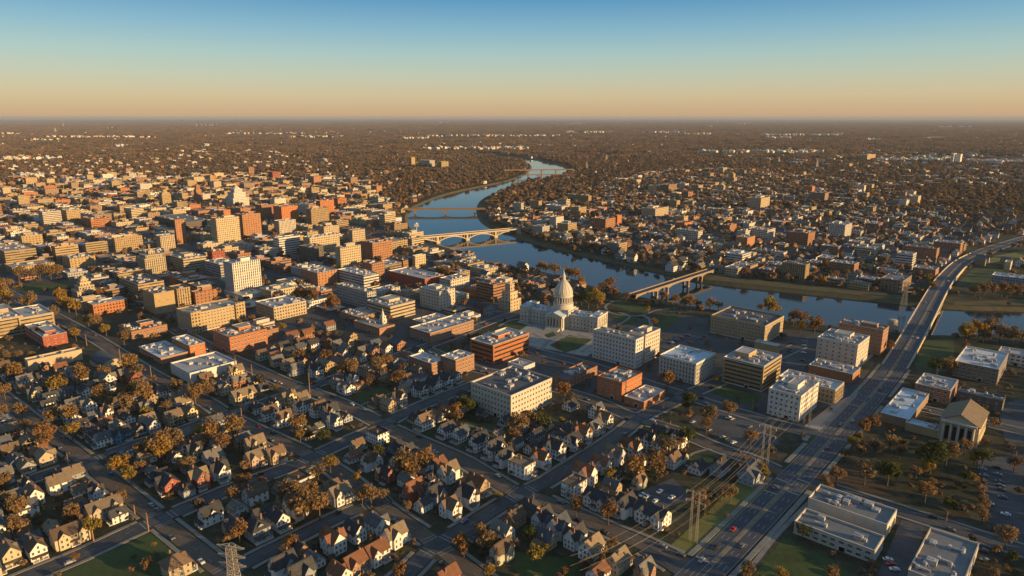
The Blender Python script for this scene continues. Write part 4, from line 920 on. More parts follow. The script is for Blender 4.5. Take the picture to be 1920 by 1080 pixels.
# barrel roofed hall on the left
p = at(201, 686); br = empty('barrel_hall', p, ANG); tag(br, 'barrel roofed hall with a cream lit end wall beside the market hall', 'hall', 'buildings of the town'); landmark('barrel roofed hall', p); mark_rect(p.x, p.y, 34, 18, ANG, 2)
q = MB(); n = 12; A = [(8*math.cos(math.pi*k/n), 4+5.5*math.sin(math.pi*k/n)) for k in range(n+1)]
for k in range(n): q.face([(-15, A[k][0], A[k][1]), (-15, A[k+1][0], A[k+1][1]), (15, A[k+1][0], A[k+1][1]), (15, A[k][0], A[k][1])][::-1], 0)
q.build('roof', [shingle('slate')], br)
q = MB(); q.face([(15, 8, 0), (15, -8, 0)][::-1]+[(15, a, b) for a, b in A], 0); q.face([(-15, a, b) for a, b in reversed(A)]+[(-15, 8, 0), (-15, -8, 0)][::-1][::-1], 0); q.wall((-15, -8), (15, -8), 0, 4, 0); q.wall((15, 8), (-15, 8), 0, 4, 0); q.build('wall', [wallmat('cream')], br)
# ================================================================== BRIDGES
STONEB = plain('bridge_concrete', (.50, .41, .29), .85, .3, .25); DECK = plain('bridge_deck', (.075, .072, .070), .9, .35, .1); RUST = plain('bridge_steel', (.24, .15, .085), .7, .35, .4)
def arch_bridge(label, short, A, B, W, us, style, mat, water=-3.6):
    d = (B-A); L = math.hypot(d.x, d.y); ang = math.atan2(d.y, d.x); root = empty('bridge', (A.x, A.y, 0), ang); tag(root, label, 'bridge'); landmark(short, (A+B)/2)
    zA, zB = A.z, B.z; Z = lambda x: zA+(zB-zA)*x/L; ts = []
    for u in us: ts.append(solve_u(A, d.normalized(), u)*1.0)
    q = MB(); n = 24; th = 1.0
    for i in range(n):
        x0, x1 = L*i/n, L*(i+1)/n
        for y in (-W/2, W/2):
            pts = [(x0, y, Z(x0)-th), (x1, y, Z(x1)-th), (x1, y, Z(x1)), (x0, y, Z(x0))]; q.face(pts if y < 0 else pts[::-1], 0)
        q.face([(x0, -W/2, Z(x0)), (x1, -W/2, Z(x1)), (x1, W/2, Z(x1)), (x0, W/2, Z(x0))], 1); q.face([(x0, -W/2, Z(x0)-th), (x0, W/2, Z(x0)-th), (x1, W/2, Z(x1)-th), (x1, -W/2, Z(x1)-th)], 0)
    q.build('deck', [mat, DECK], root)
    for y in (-W/2+.1, W/2-.5):
        q = MB(); q.face([(0, y, Z(0)), (L, y, Z(L)), (L, y, Z(L)+1.1), (0, y, Z(0)+1.1)], 0); q.face([(0, y+.4, Z(0)), (0, y+.4, Z(0)+1.1), (L, y+.4, Z(L)+1.1), (L, y+.4, Z(L))], 0); q.face([(0, y, Z(0)+1.1), (L, y, Z(L)+1.1), (L, y+.4, Z(L)+1.1), (0, y+.4, Z(0)+1.1)], 0); q.build('parapet', [mat], root)
    for t in ts:
        q = MB(); zb = Z(t)-th
        if style == 'arch': q.box(t-1.4, -W/2+.6, water-1, t+1.4, W/2-.6, zb+.05, 0); q.box(t-3.2, -W/2-1, water-1, t+3.2, W/2+1, water+3.2, 0)
        else:
            for y in (-W*.3, W*.3): q.box(t-1.1, y-1.1, water-1, t+1.1, y+1.1, zb, 0)
            q.box(t-1.5, -W/2+.3, zb-1.5, t+1.5, W/2-.3, zb+.02, 0); q.box(t-1.8, -W*.42, water-1, t+1.8, W*.42, water+1.6, 0)
        q.build('pier', [mat], root)
    if style == 'beam':
        q = MB(); ends = [0]+ts+[L]
        for a, b in zip(ends, ends[1:]):
            m = 10
            for y in (-W/2+.5, W/2-.9):
                for i in range(m):
                    x0, x1 = a+(b-a)*i/m, a+(b-a)*(i+1)/m; dp = lambda x: .35+2.6*abs(2*(x-a)/(b-a)-1)**3
                    P = [(x0, Z(x0)-th-dp(x0)), (x1, Z(x1)-th-dp(x1)), (x1, Z(x1)-th+.03), (x0, Z(x0)-th+.03)]
                    q.face([(p[0], y, p[1]) for p in P], 0); q.face([(p[0], y+.4, p[1]) for p in P][::-1], 0); q.face([(P[0][0], y, P[0][1]), (P[0][0], y+.4, P[0][1]), (P[1][0], y+.4, P[1][1]), (P[1][0], y, P[1][1])], 0)
        q.build('haunched_girder', [mat], root)
    if style == 'arch':
        ends = [ts[0]-(ts[1]-ts[0])*.62]+ts+[ts[-1]+(ts[-1]-ts[-2])*.5]
        for ia, (a, b) in enumerate(zip(ends, ends[1:])):
            zl = water+2.6; half = None
            if ia == 0: half = 'l'
            if ia == len(ends)-2: half = 'r'
            q = MB(); m = 14
            def arc(s): return (zl+(Z((a+b)/2)-th-zl-.3)*(1-(2*s-1)**2))
            def zz(s):
                if half == 'l': return zl+(Z(a)-th-zl-.3)*(1-(s)**2)
                if half == 'r': return zl+(Z(b)-th-zl-.3)*(1-(1-s)**2)
                return arc(s)
            for y in (-W/2+.4, -.7, W/2-1.8):
                for i in range(m):
                    s0, s1 = i/m, (i+1)/m; x0, x1 = a+(b-a)*s0, a+(b-a)*s1; z0, z1 = zz(s0), zz(s1); tk = 1.5
                    q.face([(x0, y, z0-tk), (x1, y, z1-tk), (x1, y, z1), (x0, y, z0)], 0); q.face([(x0, y+1.4, z0), (x1, y+1.4, z1), (x1, y+1.4, z1-tk), (x0, y+1.4, z0-tk)], 0)
                    q.face([(x0, y, z0-tk), (x0, y+1.4, z0-tk), (x1, y+1.4, z1-tk), (x1, y, z1-tk)], 0); q.face([(x0, y, z0), (x1, y, z1), (x1, y+1.4, z1), (x0, y+1.4, z0)], 0)
            q.build('arch', [mat], root)
            for i in range(1, 10):
                s = i/10; x = a+(b-a)*s; z0 = zz(s)
                if Z(x)-th-z0 < 1.2: continue
                q = MB()
                for y in (-W/2+.8, W/2-1.4): q.box(x-.35, y, z0-.05, x+.35, y+.6, Z(x)-th+.02, 0)
                q.build('spandrel_column', [mat], root)
    return root
arch_bridge('long concrete arch bridge with open spandrels crossing the river to the far quarter', 'concrete arch bridge', at(690, 454, 8), at(1012, 424.5, 8), 15, (818, 873, 926), 'arch', STONEB)
arch_bridge('low brown girder bridge with three piers upstream of the arch bridge', 'low brown bridge', at(728, 392, 7), at(912, 391, 7), 13, (778, 835, 890), 'beam', RUST)
arch_bridge('farthest grey bridge across the bright river bend', 'farthest bridge', at(945, 319, 16), at(1075, 317.5, 16), 18, (990, 1015, 1042), 'beam', RUST)
arch_bridge('second thin bridge just below the farthest bridge', 'second thin bridge', at(986, 327.5, 9), at(1068, 327, 9), 12, (1008, 1043), 'beam', RUST)
br4 = arch_bridge('brown girder bridge with tall piers landing in the park behind the domed hall', 'brown girder bridge', at(1186, 553, 8), at(1332, 506, 8), 10, (1228, 1248, 1287, 1312), 'beam', plain('bridge_brown', (.27, .20, .14), .7, .35, .4))
# avenue bridge: piers, parapets and the pale arched flank
ab = empty('bridge', (0, 0, 0)); tag(ab, 'wide avenue bridge with pale concrete arches on its flank crossing the near river', 'bridge')
idx = [i for i, p in enumerate(AV) if p.z > .6]; i0, i1 = idx[0], idx[-1]; landmark('avenue bridge', AV[(i0+i1)//2])
nn = normals(AV)
q = MB(); P = AV[i0-1:i1+2]; n2 = nn[i0-1:i1+2]
for i in range(len(P)-1):
    for s in (-1, 1):
        a = Vector((P[i].x+n2[i].x*s*(AVW/2+1.2), P[i].y+n2[i].y*s*(AVW/2+1.2), P[i].z)); b = Vector((P[i+1].x+n2[i+1].x*s*(AVW/2+1.2), P[i+1].y+n2[i+1].y*s*(AVW/2+1.2), P[i+1].z))
        f = [a-Vector((0, 0, 1.5)), b-Vector((0, 0, 1.5)), b+Vector((0, 0, .2)), a+Vector((0, 0, .2))]; q.face(f if s > 0 else f[::-1], 0)
    a0 = Vector((P[i].x, P[i].y, P[i].z)); 
    for dz in (.19, -1.5):
        L4 = [Vector((P[k].x+n2[k].x*s*(AVW/2+1.2), P[k].y+n2[k].y*s*(AVW/2+1.2), P[k].z+dz)) for k, s in ((i, -1), (i, 1), (i+1, 1), (i+1, -1))]
        q.face(L4 if dz > 0 else L4[::-1], 0)
q.build('deck', [STONEB], ab)
for s in (-1, 1):
    q = MB()
    for i in range(len(P)-1):
        pr = []
        for k, o in ((i, AVW/2+.75), (i, AVW/2+1.15), (i+1, AVW/2+1.15), (i+1, AVW/2+.75)): pr.append((P[k].x+n2[k].x*s*o, P[k].y+n2[k].y*s*o))
        if s < 0: pr.reverse()
        q.prism(pr, P[i].z+.15, P[i].z+1.3)
    q.build('parapet', [STONEB], ab)
for f in (.14, .36, .6, .82):
    k = int(len(P)*f); c = P[k]; a = math.atan2(n2[k].y, n2[k].x); q = MB(); q.box(-AVW/2-.6, -1.2, -5, AVW/2+.6, 1.2, c.z-1.45, 0); q.box(-AVW/2-1.6, -2.2, -5, AVW/2+1.6, 2.2, -1.5, 0); q.build('pier', [STONEB], ab, (c.x, c.y, 0), a)
ks = [int(len(P)*f) for f in (.14, .36, .6, .82)]
for ka, kb in zip(ks, ks[1:]):
    q = MB(); m = kb-ka
    for i in range(ka, kb):
        for o in (AVW/2+.2,):
            pts = []
            for k in (i, i+1):
                s = (k-ka)/m; z = -1.5+(P[k].z-1.6+1.5)*(1-(2*s-1)**2); pts.append((Vector((P[k].x+n2[k].x*o, P[k].y+n2[k].y*o, z)), n2[k].to_3d()))
            (a, na), (b, nb) = pts; up = Vector((0, 0, 1.3))
            q.face([a-up+na*1, b-up+nb*1, b+na*1, a+na*1], 0); q.face([a-up, a, b, b-up], 0); q.face([a-up, b-up, b-up+nb, a-up+na], 0); q.face([a, a+na, b+nb, b], 0)
    q.build('arch', [STONEB], ab)
# ================================================================== PYLONS, MASTS, CABLES
def lattice(mb, w0, w1, h, n, r=.14, cx=0, cy=0, z0=0):
    lv = [(w0+(w1-w0)*i/n, z0+h*i/n) for i in range(n+1)]
    for i in range(n):
        (a, za), (b, zb) = lv[i], lv[i+1]; A = [(cx+sx_*a/2, cy+sy*a/2, za) for sx_, sy in ((-1, -1), (1, -1), (1, 1), (-1, 1))]; B = [(cx+sx_*b/2, cy+sy*b/2, zb) for sx_, sy in ((-1, -1), (1, -1), (1, 1), (-1, 1))]
        for k in range(4):
            mb.bar(A[k], B[k], r*1.4); mb.bar(A[k], B[(k+1) % 4], r*.8); mb.bar(A[(k+1) % 4], B[k], r*.8); mb.bar(B[k], B[(k+1) % 4], r*.9)
PYS = []
def twin_pylon(label, short, u, vb, vt, gap=3.3):
    p = at(u, vb); h = footprint(u, vb, vt, u-20, u+20)[3]; root = empty('power_pylon', p, ANG+.05); tag(root, label, 'pylon', 'twin leg steel pylons by the avenue'); landmark(short, p)
    for s in (-1, 1):
        q = MB(); lattice(q, 1.15, .5, h, 9, .032, s*gap/2); q.build('mast', [STEEL], root)
    arms = []
    for zf in (.80, .97):
        q = MB(); z = h*zf
        for yy in (-.45, .45): q.bar((-gap*1.5, yy, z), (gap*1.5, yy, z), .07)
        for k in range(-6, 7): q.bar((k*gap*.25, -.45, z), ((k+1)*gap*.25 if k < 6 else k*gap*.25, .45, z), .05)
        q.build('cross_arm', [STEEL], root)
        for x in (-gap*1.45, 0, gap*1.45):
            i_ = MB(); i_.lathe([(.05, 0), (.18, -.3), (.1, -.5), (.18, -.7), (.1, -.9), (.16, -1.2), (.03, -1.5)], 6, cap=False); i_.build('insulator', [TRIM], root, (x, 0, z)); arms.append((x, z-1.5))
    PYS.append((p, arms)); return root
twin_pylon('tall twin legged steel pylon before the white corner office', 'tall twin pylon', 1511, 805, 700)
twin_pylon('twin legged steel pylon by the car park corner', 'middle twin pylon', 1432, 882, 797)
twin_pylon('twin legged steel pylon standing on the sunlit lawn strip', 'lawn twin pylon', 1299, 1016, 921)
# cables run on through the pylons and off towards the near lower edge
ca, sa = math.cos(ANG+.05), math.sin(ANG+.05)
offs = at(1085, 1150)
for k in range(6):
    pts = []
    for (p, arms) in PYS: x, z = arms[k]; pts.append(Vector((p.x+x*ca, p.y+x*sa, z)))
    x, z = PYS[-1][1][k]; pts.append(Vector((offs.x+x*ca, offs.y+x*sa, z))); q = MB()
    for a, b in zip(pts, pts[1:]):
        m = 10; prev = a
        for i in range(1, m+1):
            t = i/m; c = a.lerp(b, t); c.z -= 4*t*(1-t)*3.0; q.bar(prev, c, .028, n=3); prev = c
    o = q.build('power_cable', [plain('cable_metal', (.42, .36, .28), .5, .15, 1)]); tag(o, 'thin power cable slung between the twin steel pylons along the avenue', 'cable', 'cables strung on the twin pylons')
def tower_pylon(label, short, u, vb, vt, w0, cat='pylon'):
    p = at(u, vb); h = footprint(u, vb, vt, u-20, u+20)[3]; root = empty('lattice_tower', p, ANG+.5); tag(root, label, cat); landmark(short, p)
    q = MB(); lattice(q, w0, w0*.55, h*.62, 6, .10); lattice(q, w0*.55, w0*.5, h*.38, 4, .09, z0=h*.62); q.build('mast', [STEEL], root)
    for zf in (.66, .82, .985):
        q = MB(); z = h*zf; L = w0*1.15
        for yy in (-w0*.22, w0*.22):
            q.bar((-L, yy*.2, z+.3), (L, yy*.2, z+.3), .14); q.bar((-L, 0, z), (0, yy, z-1.2), .12); q.bar((L, 0, z), (0, yy, z-1.2), .12); q.bar((-L, 0, z), (0, yy, z+1.2), .12); q.bar((L, 0, z), (0, yy, z+1.2), .12)
        q.build('cross_arm', [STEEL], root)
    return root
tower_pylon('broad yellow lit lattice pylon rising at the lower edge between streets', 'lower lattice pylon', 443, 1125, 1024, 5.6)
tower_pylon('lattice mast on a river footing beside the avenue bridge', 'river lattice mast', 1693, 580, 530, 6.0, 'mast')
p = at(1673, 617); rt = empty('river_dolphin', (p.x, p.y, -3.4)); tag(rt, 'pale round mooring post standing in the river by the avenue bridge', 'mooring post')
q = MB(); q.lathe([(4.2, -1), (4.2, 12), (3.6, 12.3), (3.6, 13), (0, 13.4)], 16); q.build('post', [CONCR], rt); q = MB(); q.lathe([(4.6, 4), (4.6, 4.8), (4.2, 5)], 16, cap=False); q.build('collar', [STEEL], rt)
p = at(781, 436); it = empty('intake_tower', (p.x, p.y, -3.4)); tag(it, 'small white gauge tower on a tall post in the river above the arch bridge', 'tower'); landmark('white gauge tower', p)
q = MB(); q.lathe([(1.3, -1), (1.1, 15)], 12); q.build('post', [CONCR], it); q = MB(); q.box(-4.2, -3.4, 14.5, 4.2, 3.4, 15.2, bottom=True); q.box(-3.2, -2.6, 15.2, 3.2, 2.6, 19, 0); q.lathe([(3.6, 19), (2.2, 20.6), (0, 22)], 8, 0); q.build('cabin', [wallmat('white')], it)
def mast(label, u, vb, vt, w=8):
    p = at(u, vb); h = footprint(u, vb, vt, u-20, u+20)[3]; root = empty('radio_mast', p); tag(root, label, 'mast'); q = MB(); lattice(q, w, w*.3, h, 10, w*.09); q.build('mast_lattice', [STEEL], root); q = MB(); q.lathe([(w*.12, h), (w*.05, h*1.25)], 6); q.build('antenna', [STEEL], root)
mast('tall pale radio mast far out on the plain', 119, 238, 224, 20); mast('shorter radio mast on the plain with a wide foot', 104, 249, 241, 24); mast('thin mast beyond the far woods near the white twin slabs', 1531, 317, 301, 9); mast('slim mast above the far river bend', 1100, 320, 304, 7); mast('slim mast near the stepped hall', 1137, 302, 291, 10); mast('thin tan mast in the woods beyond the quarter', 1460, 308, 296, 9)
POLEW = plain('pole_wood', (.30, .17, .09), .85, .3, .8)
POLES = [(279, 997, 962, 'at the lower left crossing'), (455, 800, 765, 'beside the upper house crossing'), (129, 876, 853, 'beside the long sloping street'), (253, 964, 947, 'near the lower corner lawn'), (285, 715, 686, 'before the low cream workshop'), (227, 682, 653, 'beside the barrel roofed hall'), (443, 697, 668, 'behind the low cream workshop'), (473, 706, 683, 'by the dark gabled houses'), (581, 737, 700, 'along the sunlit brown street'), (163, 648, 628, 'near the low red brick block'), (808, 852, 832, 'beside the diagonal brown street'), (1242, 787, 762, 'before the brick hall with pink roof'), (1257, 794, 771, 'by the side street trees'), (1076, 672, 656, 'in front of the courthouse'), (176, 1015, 990, 'beside the long tan house'), (1902, 868, 846, 'in the church car park'), (1648, 958, 942, 'behind the workshop on the park edge'), (1774, 977, 958, 'in the park by the dark tree'), (1410, 770, 748, 'before the tan banded office'), (531, 855, 840, 'near the tan corner houses'), (640, 905, 888, 'on the pavement by the big brown grove'), (1000, 942, 925, 'at the crossing of the two wide streets')]
pole_mesh = None
for u, vb, vt, wh in POLES:
    p = at(u, vb); h = footprint(u, vb, vt, u-20, u+20)[3]; root = empty('utility_pole', p, ANG); tag(root, f'brown wooden utility pole {wh}', 'pole', 'utility poles along the streets'); landmark('pole '+wh if len(wh.split()) < 4 else 'utility pole', p) if False else None
    q = MB(); q.lathe([(.32, 0), (.22, h), (0, h+.1)], 8); q.build('post', [POLEW], root); q = MB(); q.box(-1.3, -.1, h*.9, 1.3, .1, h*.9+.2, 0, bottom=True)
    for x in (-1.1, -.4, .4, 1.1): q.lathe([(.07, h*.9+.2), (.1, h*.9+.35), (.03, h*.9+.5)], 6, cx=x)
    q.build('cross_arm', [POLEW], root)
# ================================================================== HOUSES
HK = {}
def hb(): return MB()
def house_parts(kind):
    """returns list of (part name, mesh builder, [material roles], sub parts, rows of windows)"""
    W = []; P = []
    def wins(fx0, fx1, y, z, n, rz=0, w=1.15, h=1.75, sub=0):
        for k in range(n):
            s = fx0+(fx1-fx0)*(k+.5)/n; W.append(((s, y, z) if rz == 0 or rz == math.pi else (y, s, z), rz, w, h))
    wall = MB(); roof = MB(); por = MB(); chim = MB(); dorm = None; door = (0, 0)
    if kind == 'gable':        # narrow front gable, 2.5 storeys, side dormer
        w, d, h, r = 8.0, 11.5, 6.4, 4.2; wall.box(-w/2, -d/2, -.3, w/2, d/2, h, 0, top=False); wall.gend(-w/2, -d/2, w/2, d/2, h, r, 'y', 0); roof.gable(-w/2, -d/2, w/2, d/2, h, r, 'y', .55)
        roof.gable(0, -1.6, w/2-.2, 1.9, h+.5, 2.0, 'x', .3); wall.box(0, -1.6, h-.2, w/2-.2, 1.9, h+.5, 0, top=False); wall.gend(.1, -1.6, w/2-.2, 1.9, h+.5, 2.0, 'x', 0)
        chim.box(-1.6, 1.5, h+.8, -.7, 2.4, h+r+1.2, 0); por.box(-w/2+.2, -d/2-2.4, 0, w/2-.2, -d/2, .5, 0); por.box(-w/2, -d/2-2.7, 2.9, w/2, -d/2+.02, 3.2, 1, bottom=True)
        for x in (-w/2+.5, -.9, .9, w/2-.5): por.box(x-.12, -d/2-2.4, .5, x+.12, -d/2-2.16, 2.9, 0)
        wins(-w/2, w/2, -d/2, 1.9, 2); wins(-w/2, w/2, -d/2, 4.9, 3); wins(-1.2, 1.2, -d/2, 7.6, 1); wins(-d/2, d/2, w/2, 1.9, 3, math.pi/2); wins(-d/2, d/2, w/2, 4.9, 3, math.pi/2); wins(-d/2, d/2, -w/2, 4.9, 3, -math.pi/2); size = (w, d)
    elif kind == 'side':       # side gable, cross gable in front
        w, d, h, r = 11.0, 8.5, 6.0, 3.6; wall.box(-w/2, -d/2, -.3, w/2, d/2, h, 0, top=False); wall.gend(-w/2, -d/2, w/2, d/2, h, r, 'x', 0); roof.gable(-w/2, -d/2, w/2, d/2, h, r, 'x', .5)
        wall.box(-w/2+.6, -d/2-1.4, -.3, -.4, -d/2, h, 0, top=False); wall.gend(-w/2+.6, -d/2-1.4, -.4, -d/2+3.6, h, 3.0, 'y', 0); roof.gable(-w/2+.6, -d/2-1.4, -.4, -d/2+3.6, h, 3.0, 'y', .45)
        chim.box(3.0, -.5, h+2, 3.9, .5, h+r+1.3, 0); por.box(.2, -d/2-2.2, 0, w/2-.3, -d/2, .5, 0); por.box(0, -d/2-2.5, 2.8, w/2-.1, -d/2+.02, 3.1, 1, bottom=True)
        for x in (.6, 2.8, w/2-.6): por.box(x-.12, -d/2-2.2, .5, x+.12, -d/2-1.96, 2.8, 0)
        wins(-w/2+.6, -.4, -d/2-1.4, 1.8, 2); wins(-w/2+.6, -.4, -d/2-1.4, 4.6, 2); wins(0, w/2, -d/2, 4.6, 2); wins(-3.9, -2, -d/2-1.4, 7.2, 1, w=.8, h=1.1); wins(-d/2, d/2, w/2, 1.8, 2, math.pi/2); wins(-d/2, d/2, w/2, 4.6, 2, math.pi/2); wins(-d/2+2, d/2-2, w/2, 7.2, 1, math.pi/2, .8, 1.1); wins(-d/2, d/2, -w/2, 4.6, 2, -math.pi/2); size = (w, d+2)
    elif kind == 'hip':        # foursquare with hipped roof and front dormer
        w, d, h, r = 9.5, 10.0, 6.6, 3.3; wall.box(-w/2, -d/2, -.3, w/2, d/2, h, 0, top=False); roof.gable(-w/2, -d/2, w/2, d/2, h, r, 'y', .7, hip=4.2)
        wall.box(-1.6, -d/2+.6, h-.2, 1.6, -d/2+3.6, h+1.3, 0, top=False); wall.gend(-1.6, -d/2+.6, 1.6, -d/2+3.6, h+1.3, 1.2, 'y', 0); roof.gable(-1.6, -d/2+.6, 1.6, -d/2+3.6, h+1.3, 1.2, 'y', .35)
        chim.box(w/2-2.2, .5, h+.9, w/2-1.3, 1.4, h+r+1.4, 0); por.box(-w/2+.1, -d/2-2.6, 0, w/2-.1, -d/2, .55, 0); por.gable(-w/2+.1, -d/2-2.6, w/2-.1, -d/2+.05, 2.9, .9, 'x', .2, 1)
        for x in (-w/2+.6, -1.4, 1.4, w/2-.6): por.box(x-.16, -d/2-2.45, .55, x+.16, -d/2-2.1, 2.9, 0)
        wins(-w/2, w/2, -d/2, 4.9, 3, w=1.05); wins(-w/2, w/2, -d/2, 1.9, 2, w=1.3); wins(-1, 1, -d/2+.6, h+.7, 1, w=.8, h=.9); wins(-d/2, d/2, w/2, 1.9, 3, math.pi/2); wins(-d/2, d/2, w/2, 4.9, 3, math.pi/2); wins(-d/2, d/2, -w/2, 4.9, 3, -math.pi/2); size = (w, d)
    elif kind == 'cross':      # tall victorian, crossing gables, turret-like bay
        w, d, h, r = 9.0, 12.0, 6.8, 4.6; wall.box(-w/2+.8, -d/2, -.3, w/2-.8, d/2, h, 0, top=False); wall.gend(-w/2+.8, -d/2, w/2-.8, d/2, h, r, 'y', 0); roof.gable(-w/2+.8, -d/2, w/2-.8, d/2, h, r, 'y', .5)
        wall.box(-w/2-.6, -1.2, -.28, w/2+.6, 4.2, h-.02, 0, top=False); wall.gend(-w/2-.6, -1.2, w/2+.6, 4.2, h-.02, 3.6, 'x', 0); roof.gable(-w/2-.6, -1.2, w/2+.6, 4.2, h-.02, 3.6, 'x', .45)
        bay = [(w/2-2.6+1.7*math.cos(a), -d/2+.4+1.7*math.sin(a)) for a in np.linspace(0, 2*math.pi, 9)[:-1]]; wall.prism(bay, -.25, h+.5, 0); roof.lathe([(2.1, h+.45), (1.0, h+2.2), (0, h+4.2)], 8, 0, w/2-2.6, -d/2+.4, False) if False else None
        for j in range(8):
            a0, a1 = 2*math.pi*j/8, 2*math.pi*(j+1)/8; cx_, cy_ = w/2-2.6, -d/2+.4
            roof.face([(cx_+2.1*math.cos(a0), cy_+2.1*math.sin(a0), h+.4), (cx_+2.1*math.cos(a1), cy_+2.1*math.sin(a1), h+.4), (cx_, cy_, h+3.9)], 0)
        chim.box(-1.9, 3.0, h+1.5, -1.0, 3.9, h+r+1.4, 0); por.box(-w/2+.4, -d/2-2.2, 0, w/2-3.6, -d/2, .5, 0); por.box(-w/2+.2, -d/2-2.5, 2.9, w/2-3.4, -d/2+.02, 3.2, 1, bottom=True)
        for x in (-w/2+.8, -1.2, w/2-4.0): por.box(x-.12, -d/2-2.2, .5, x+.12, -d/2-1.96, 2.9, 0)
        wins(-w/2+.8, w/2-3.6, -d/2, 1.9, 2); wins(-w/2+.8, w/2-3.6, -d/2, 5.0, 2); wins(-1.3, .3, -d/2, 8.0, 1); wins(-1.2, 4.2, w/2+.6, 1.9, 2, math.pi/2); wins(-1.2, 4.2, w/2+.6, 5.0, 2, math.pi/2); wins(.6, 2.4, w/2+.6, 7.7, 1, math.pi/2, .8, 1.2); wins(-1.2, 4.2, -w/2-.6, 5.0, 2, -math.pi/2); size = (w+1, d)
    elif kind == 'double':     # long two storey double house with twin front gables
        w, d, h, r = 16.5, 9.5, 6.2, 3.6; wall.box(-w/2, -d/2, -.3, w/2, d/2, h, 0, top=False); wall.gend(-w/2, -d/2, w/2, d/2, h, r, 'x', 0); roof.gable(-w/2, -d/2, w/2, d/2, h, r, 'x', .5)
        for c in (-4.4, 4.4):
            wall.box(c-2.3, -d/2-1.0, -.28, c+2.3, -d/2+.02, h-.02, 0, top=False); wall.gend(c-2.3, -d/2-1.0, c+2.3, -d/2+3.4, h-.02, 2.6, 'y', 0); roof.gable(c-2.3, -d/2-1.0, c+2.3, -d/2+3.4, h-.02, 2.6, 'y', .4)
            wins(c-2.3, c+2.3, -d/2-1.0, 4.7, 2); wins(c-2.3, c+2.3, -d/2-1.0, 1.9, 2); wins(c-.8, c+.8, -d/2-1.0, 7.1, 1, w=.8, h=1.1)
        for x in (-5, 5): chim.box(x-.5, .3, h+2.4, x+.5, 1.2, h+r+1.2, 0)
        por.box(-2.0, -d/2-1.9, 0, 2.0, -d/2, .5, 0); por.box(-2.1, -d/2-2.1, 2.8, 2.1, -d/2+.02, 3.1, 1, bottom=True)
        for x in (-1.7, 1.7): por.box(x-.12, -d/2-1.8, .5, x+.12, -d/2-1.56, 2.8, 0)
        wins(-1.9, 1.9, -d/2, 4.7, 2); wins(-d/2, d/2, w/2, 1.9, 3, math.pi/2); wins(-d/2, d/2, w/2, 4.7, 3, math.pi/2); wins(-1.5, 1.5, w/2, 7.2, 1, math.pi/2); wins(-d/2, d/2, -w/2, 4.7, 3, -math.pi/2); size = (w, d)
    elif kind == 'cottage':    # one and a half storeys with shed dormer
        w, d, h, r = 8.5, 9.5, 3.6, 3.6; wall.box(-w/2, -d/2, -.3, w/2, d/2, h, 0, top=False); wall.gend(-w/2, -d/2, w/2, d/2, h, r, 'y', 0); roof.gable(-w/2, -d/2, w/2, d/2, h, r, 'y', .55)
        wall.box(1.0, -2.4, h, w/2-.6, 2.4, h+2.1, 0, top=False); roof.face([(.6, -2.7, h+2.75), (w/2-.2, -2.7, h+2.05), (w/2-.2, 2.7, h+2.05), (.6, 2.7, h+2.75)], 0); roof.face([(.6, -2.7, h+2.6), (.6, 2.7, h+2.6), (w/2-.2, 2.7, h+1.9), (w/2-.2, -2.7, h+1.9)], 0)
        chim.box(-1.7, -.4, h+1.5, -.9, .4, h+r+1.0, 0); por.box(-w/2+.6, -d/2-2.0, 0, w/2-.6, -d/2, .4, 0); por.gable(-w/2+.6, -d/2-2.0, w/2-.6, -d/2+.02, 2.5, 1.3, 'y', .2, 1); 
        for x in (-w/2+.9, w/2-.9): por.box(x-.14, -d/2-1.8, .4, x+.14, -d/2-1.5, 2.5, 0)
        wins(-w/2, w/2, -d/2, 1.8, 2, w=1.2); wins(-1.6, 1.6, -d/2, 4.7, 2, w=.8, h=1.2); wins(-d/2, d/2, w/2, 1.8, 3, math.pi/2); wins(-2.2, 2.2, w/2-.6, h+1.1, 2, math.pi/2, .9, 1.0); size = (w, d)
    else:                      # 'block': flat roofed boxy house with parapet and bay
        w, d, h = 9.5, 13.0, 8.4; wall.box(-w/2, -d/2, -.3, w/2, d/2, h, 0, top=False); roof.face([(-w/2, -d/2, h-.5), (w/2, -d/2, h-.5), (w/2, d/2, h-.5), (-w/2, d/2, h-.5)], 0); roof.ring(-w/2-.2, -d/2-.2, w/2+.2, d/2+.2, h-.3, h+.25, .45, 0)
        wall.box(-w/2+.8, -d/2-1.2, -.28, -.4, -d/2+.02, h-1.2, 0); chim.box(1.5, 2.0, h-.5, 2.6, 2.9, h+1.6, 0); por.box(.2, -d/2-1.9, 0, w/2-.2, -d/2, .5, 0); por.box(.1, -d/2-2.1, 2.9, w/2-.1, -d/2+.02, 3.2, 1, bottom=True)
        for x in (.5, w/2-.5): por.box(x-.12, -d/2-1.8, .5, x+.12, -d/2-1.56, 2.9, 0)
        for z in (1.9, 4.7, 7.2):
            if z < 7: wins(-w/2+.8, -.4, -d/2-1.2, z, 2)
            wins(0, w/2, -d/2, z, 2); wins(-d/2, d/2, w/2, z, 4, math.pi/2)
        size = (w, d)
    ww_, dd_ = size[0]/2, size[1]/2
    if kind != 'cottage':
        ex = {'cross': .8, 'side': 0}.get(kind, 0); yb = {'side': 4.25}.get(kind, dd_); xl = {'cross': 5.1, 'gable': 4.0}.get(kind, ww_)
        for z in (1.9, 4.8): wins(-ww_+ex+.6, ww_-ex-.9, yb, z, 3, math.pi)
        if kind == 'cross': wins(-1.2, 4.2, -xl, 1.9, 2, -math.pi/2)
        elif kind == 'block': wins(-dd_, dd_, -ww_, 1.9, 4, -math.pi/2); wins(-dd_, dd_, -ww_, 4.7, 4, -math.pi/2); wins(-dd_, dd_, -ww_, 7.2, 4, -math.pi/2)
        else: wins(-yb+.3, yb-.3, -ww_, 1.9, 3, -math.pi/2)
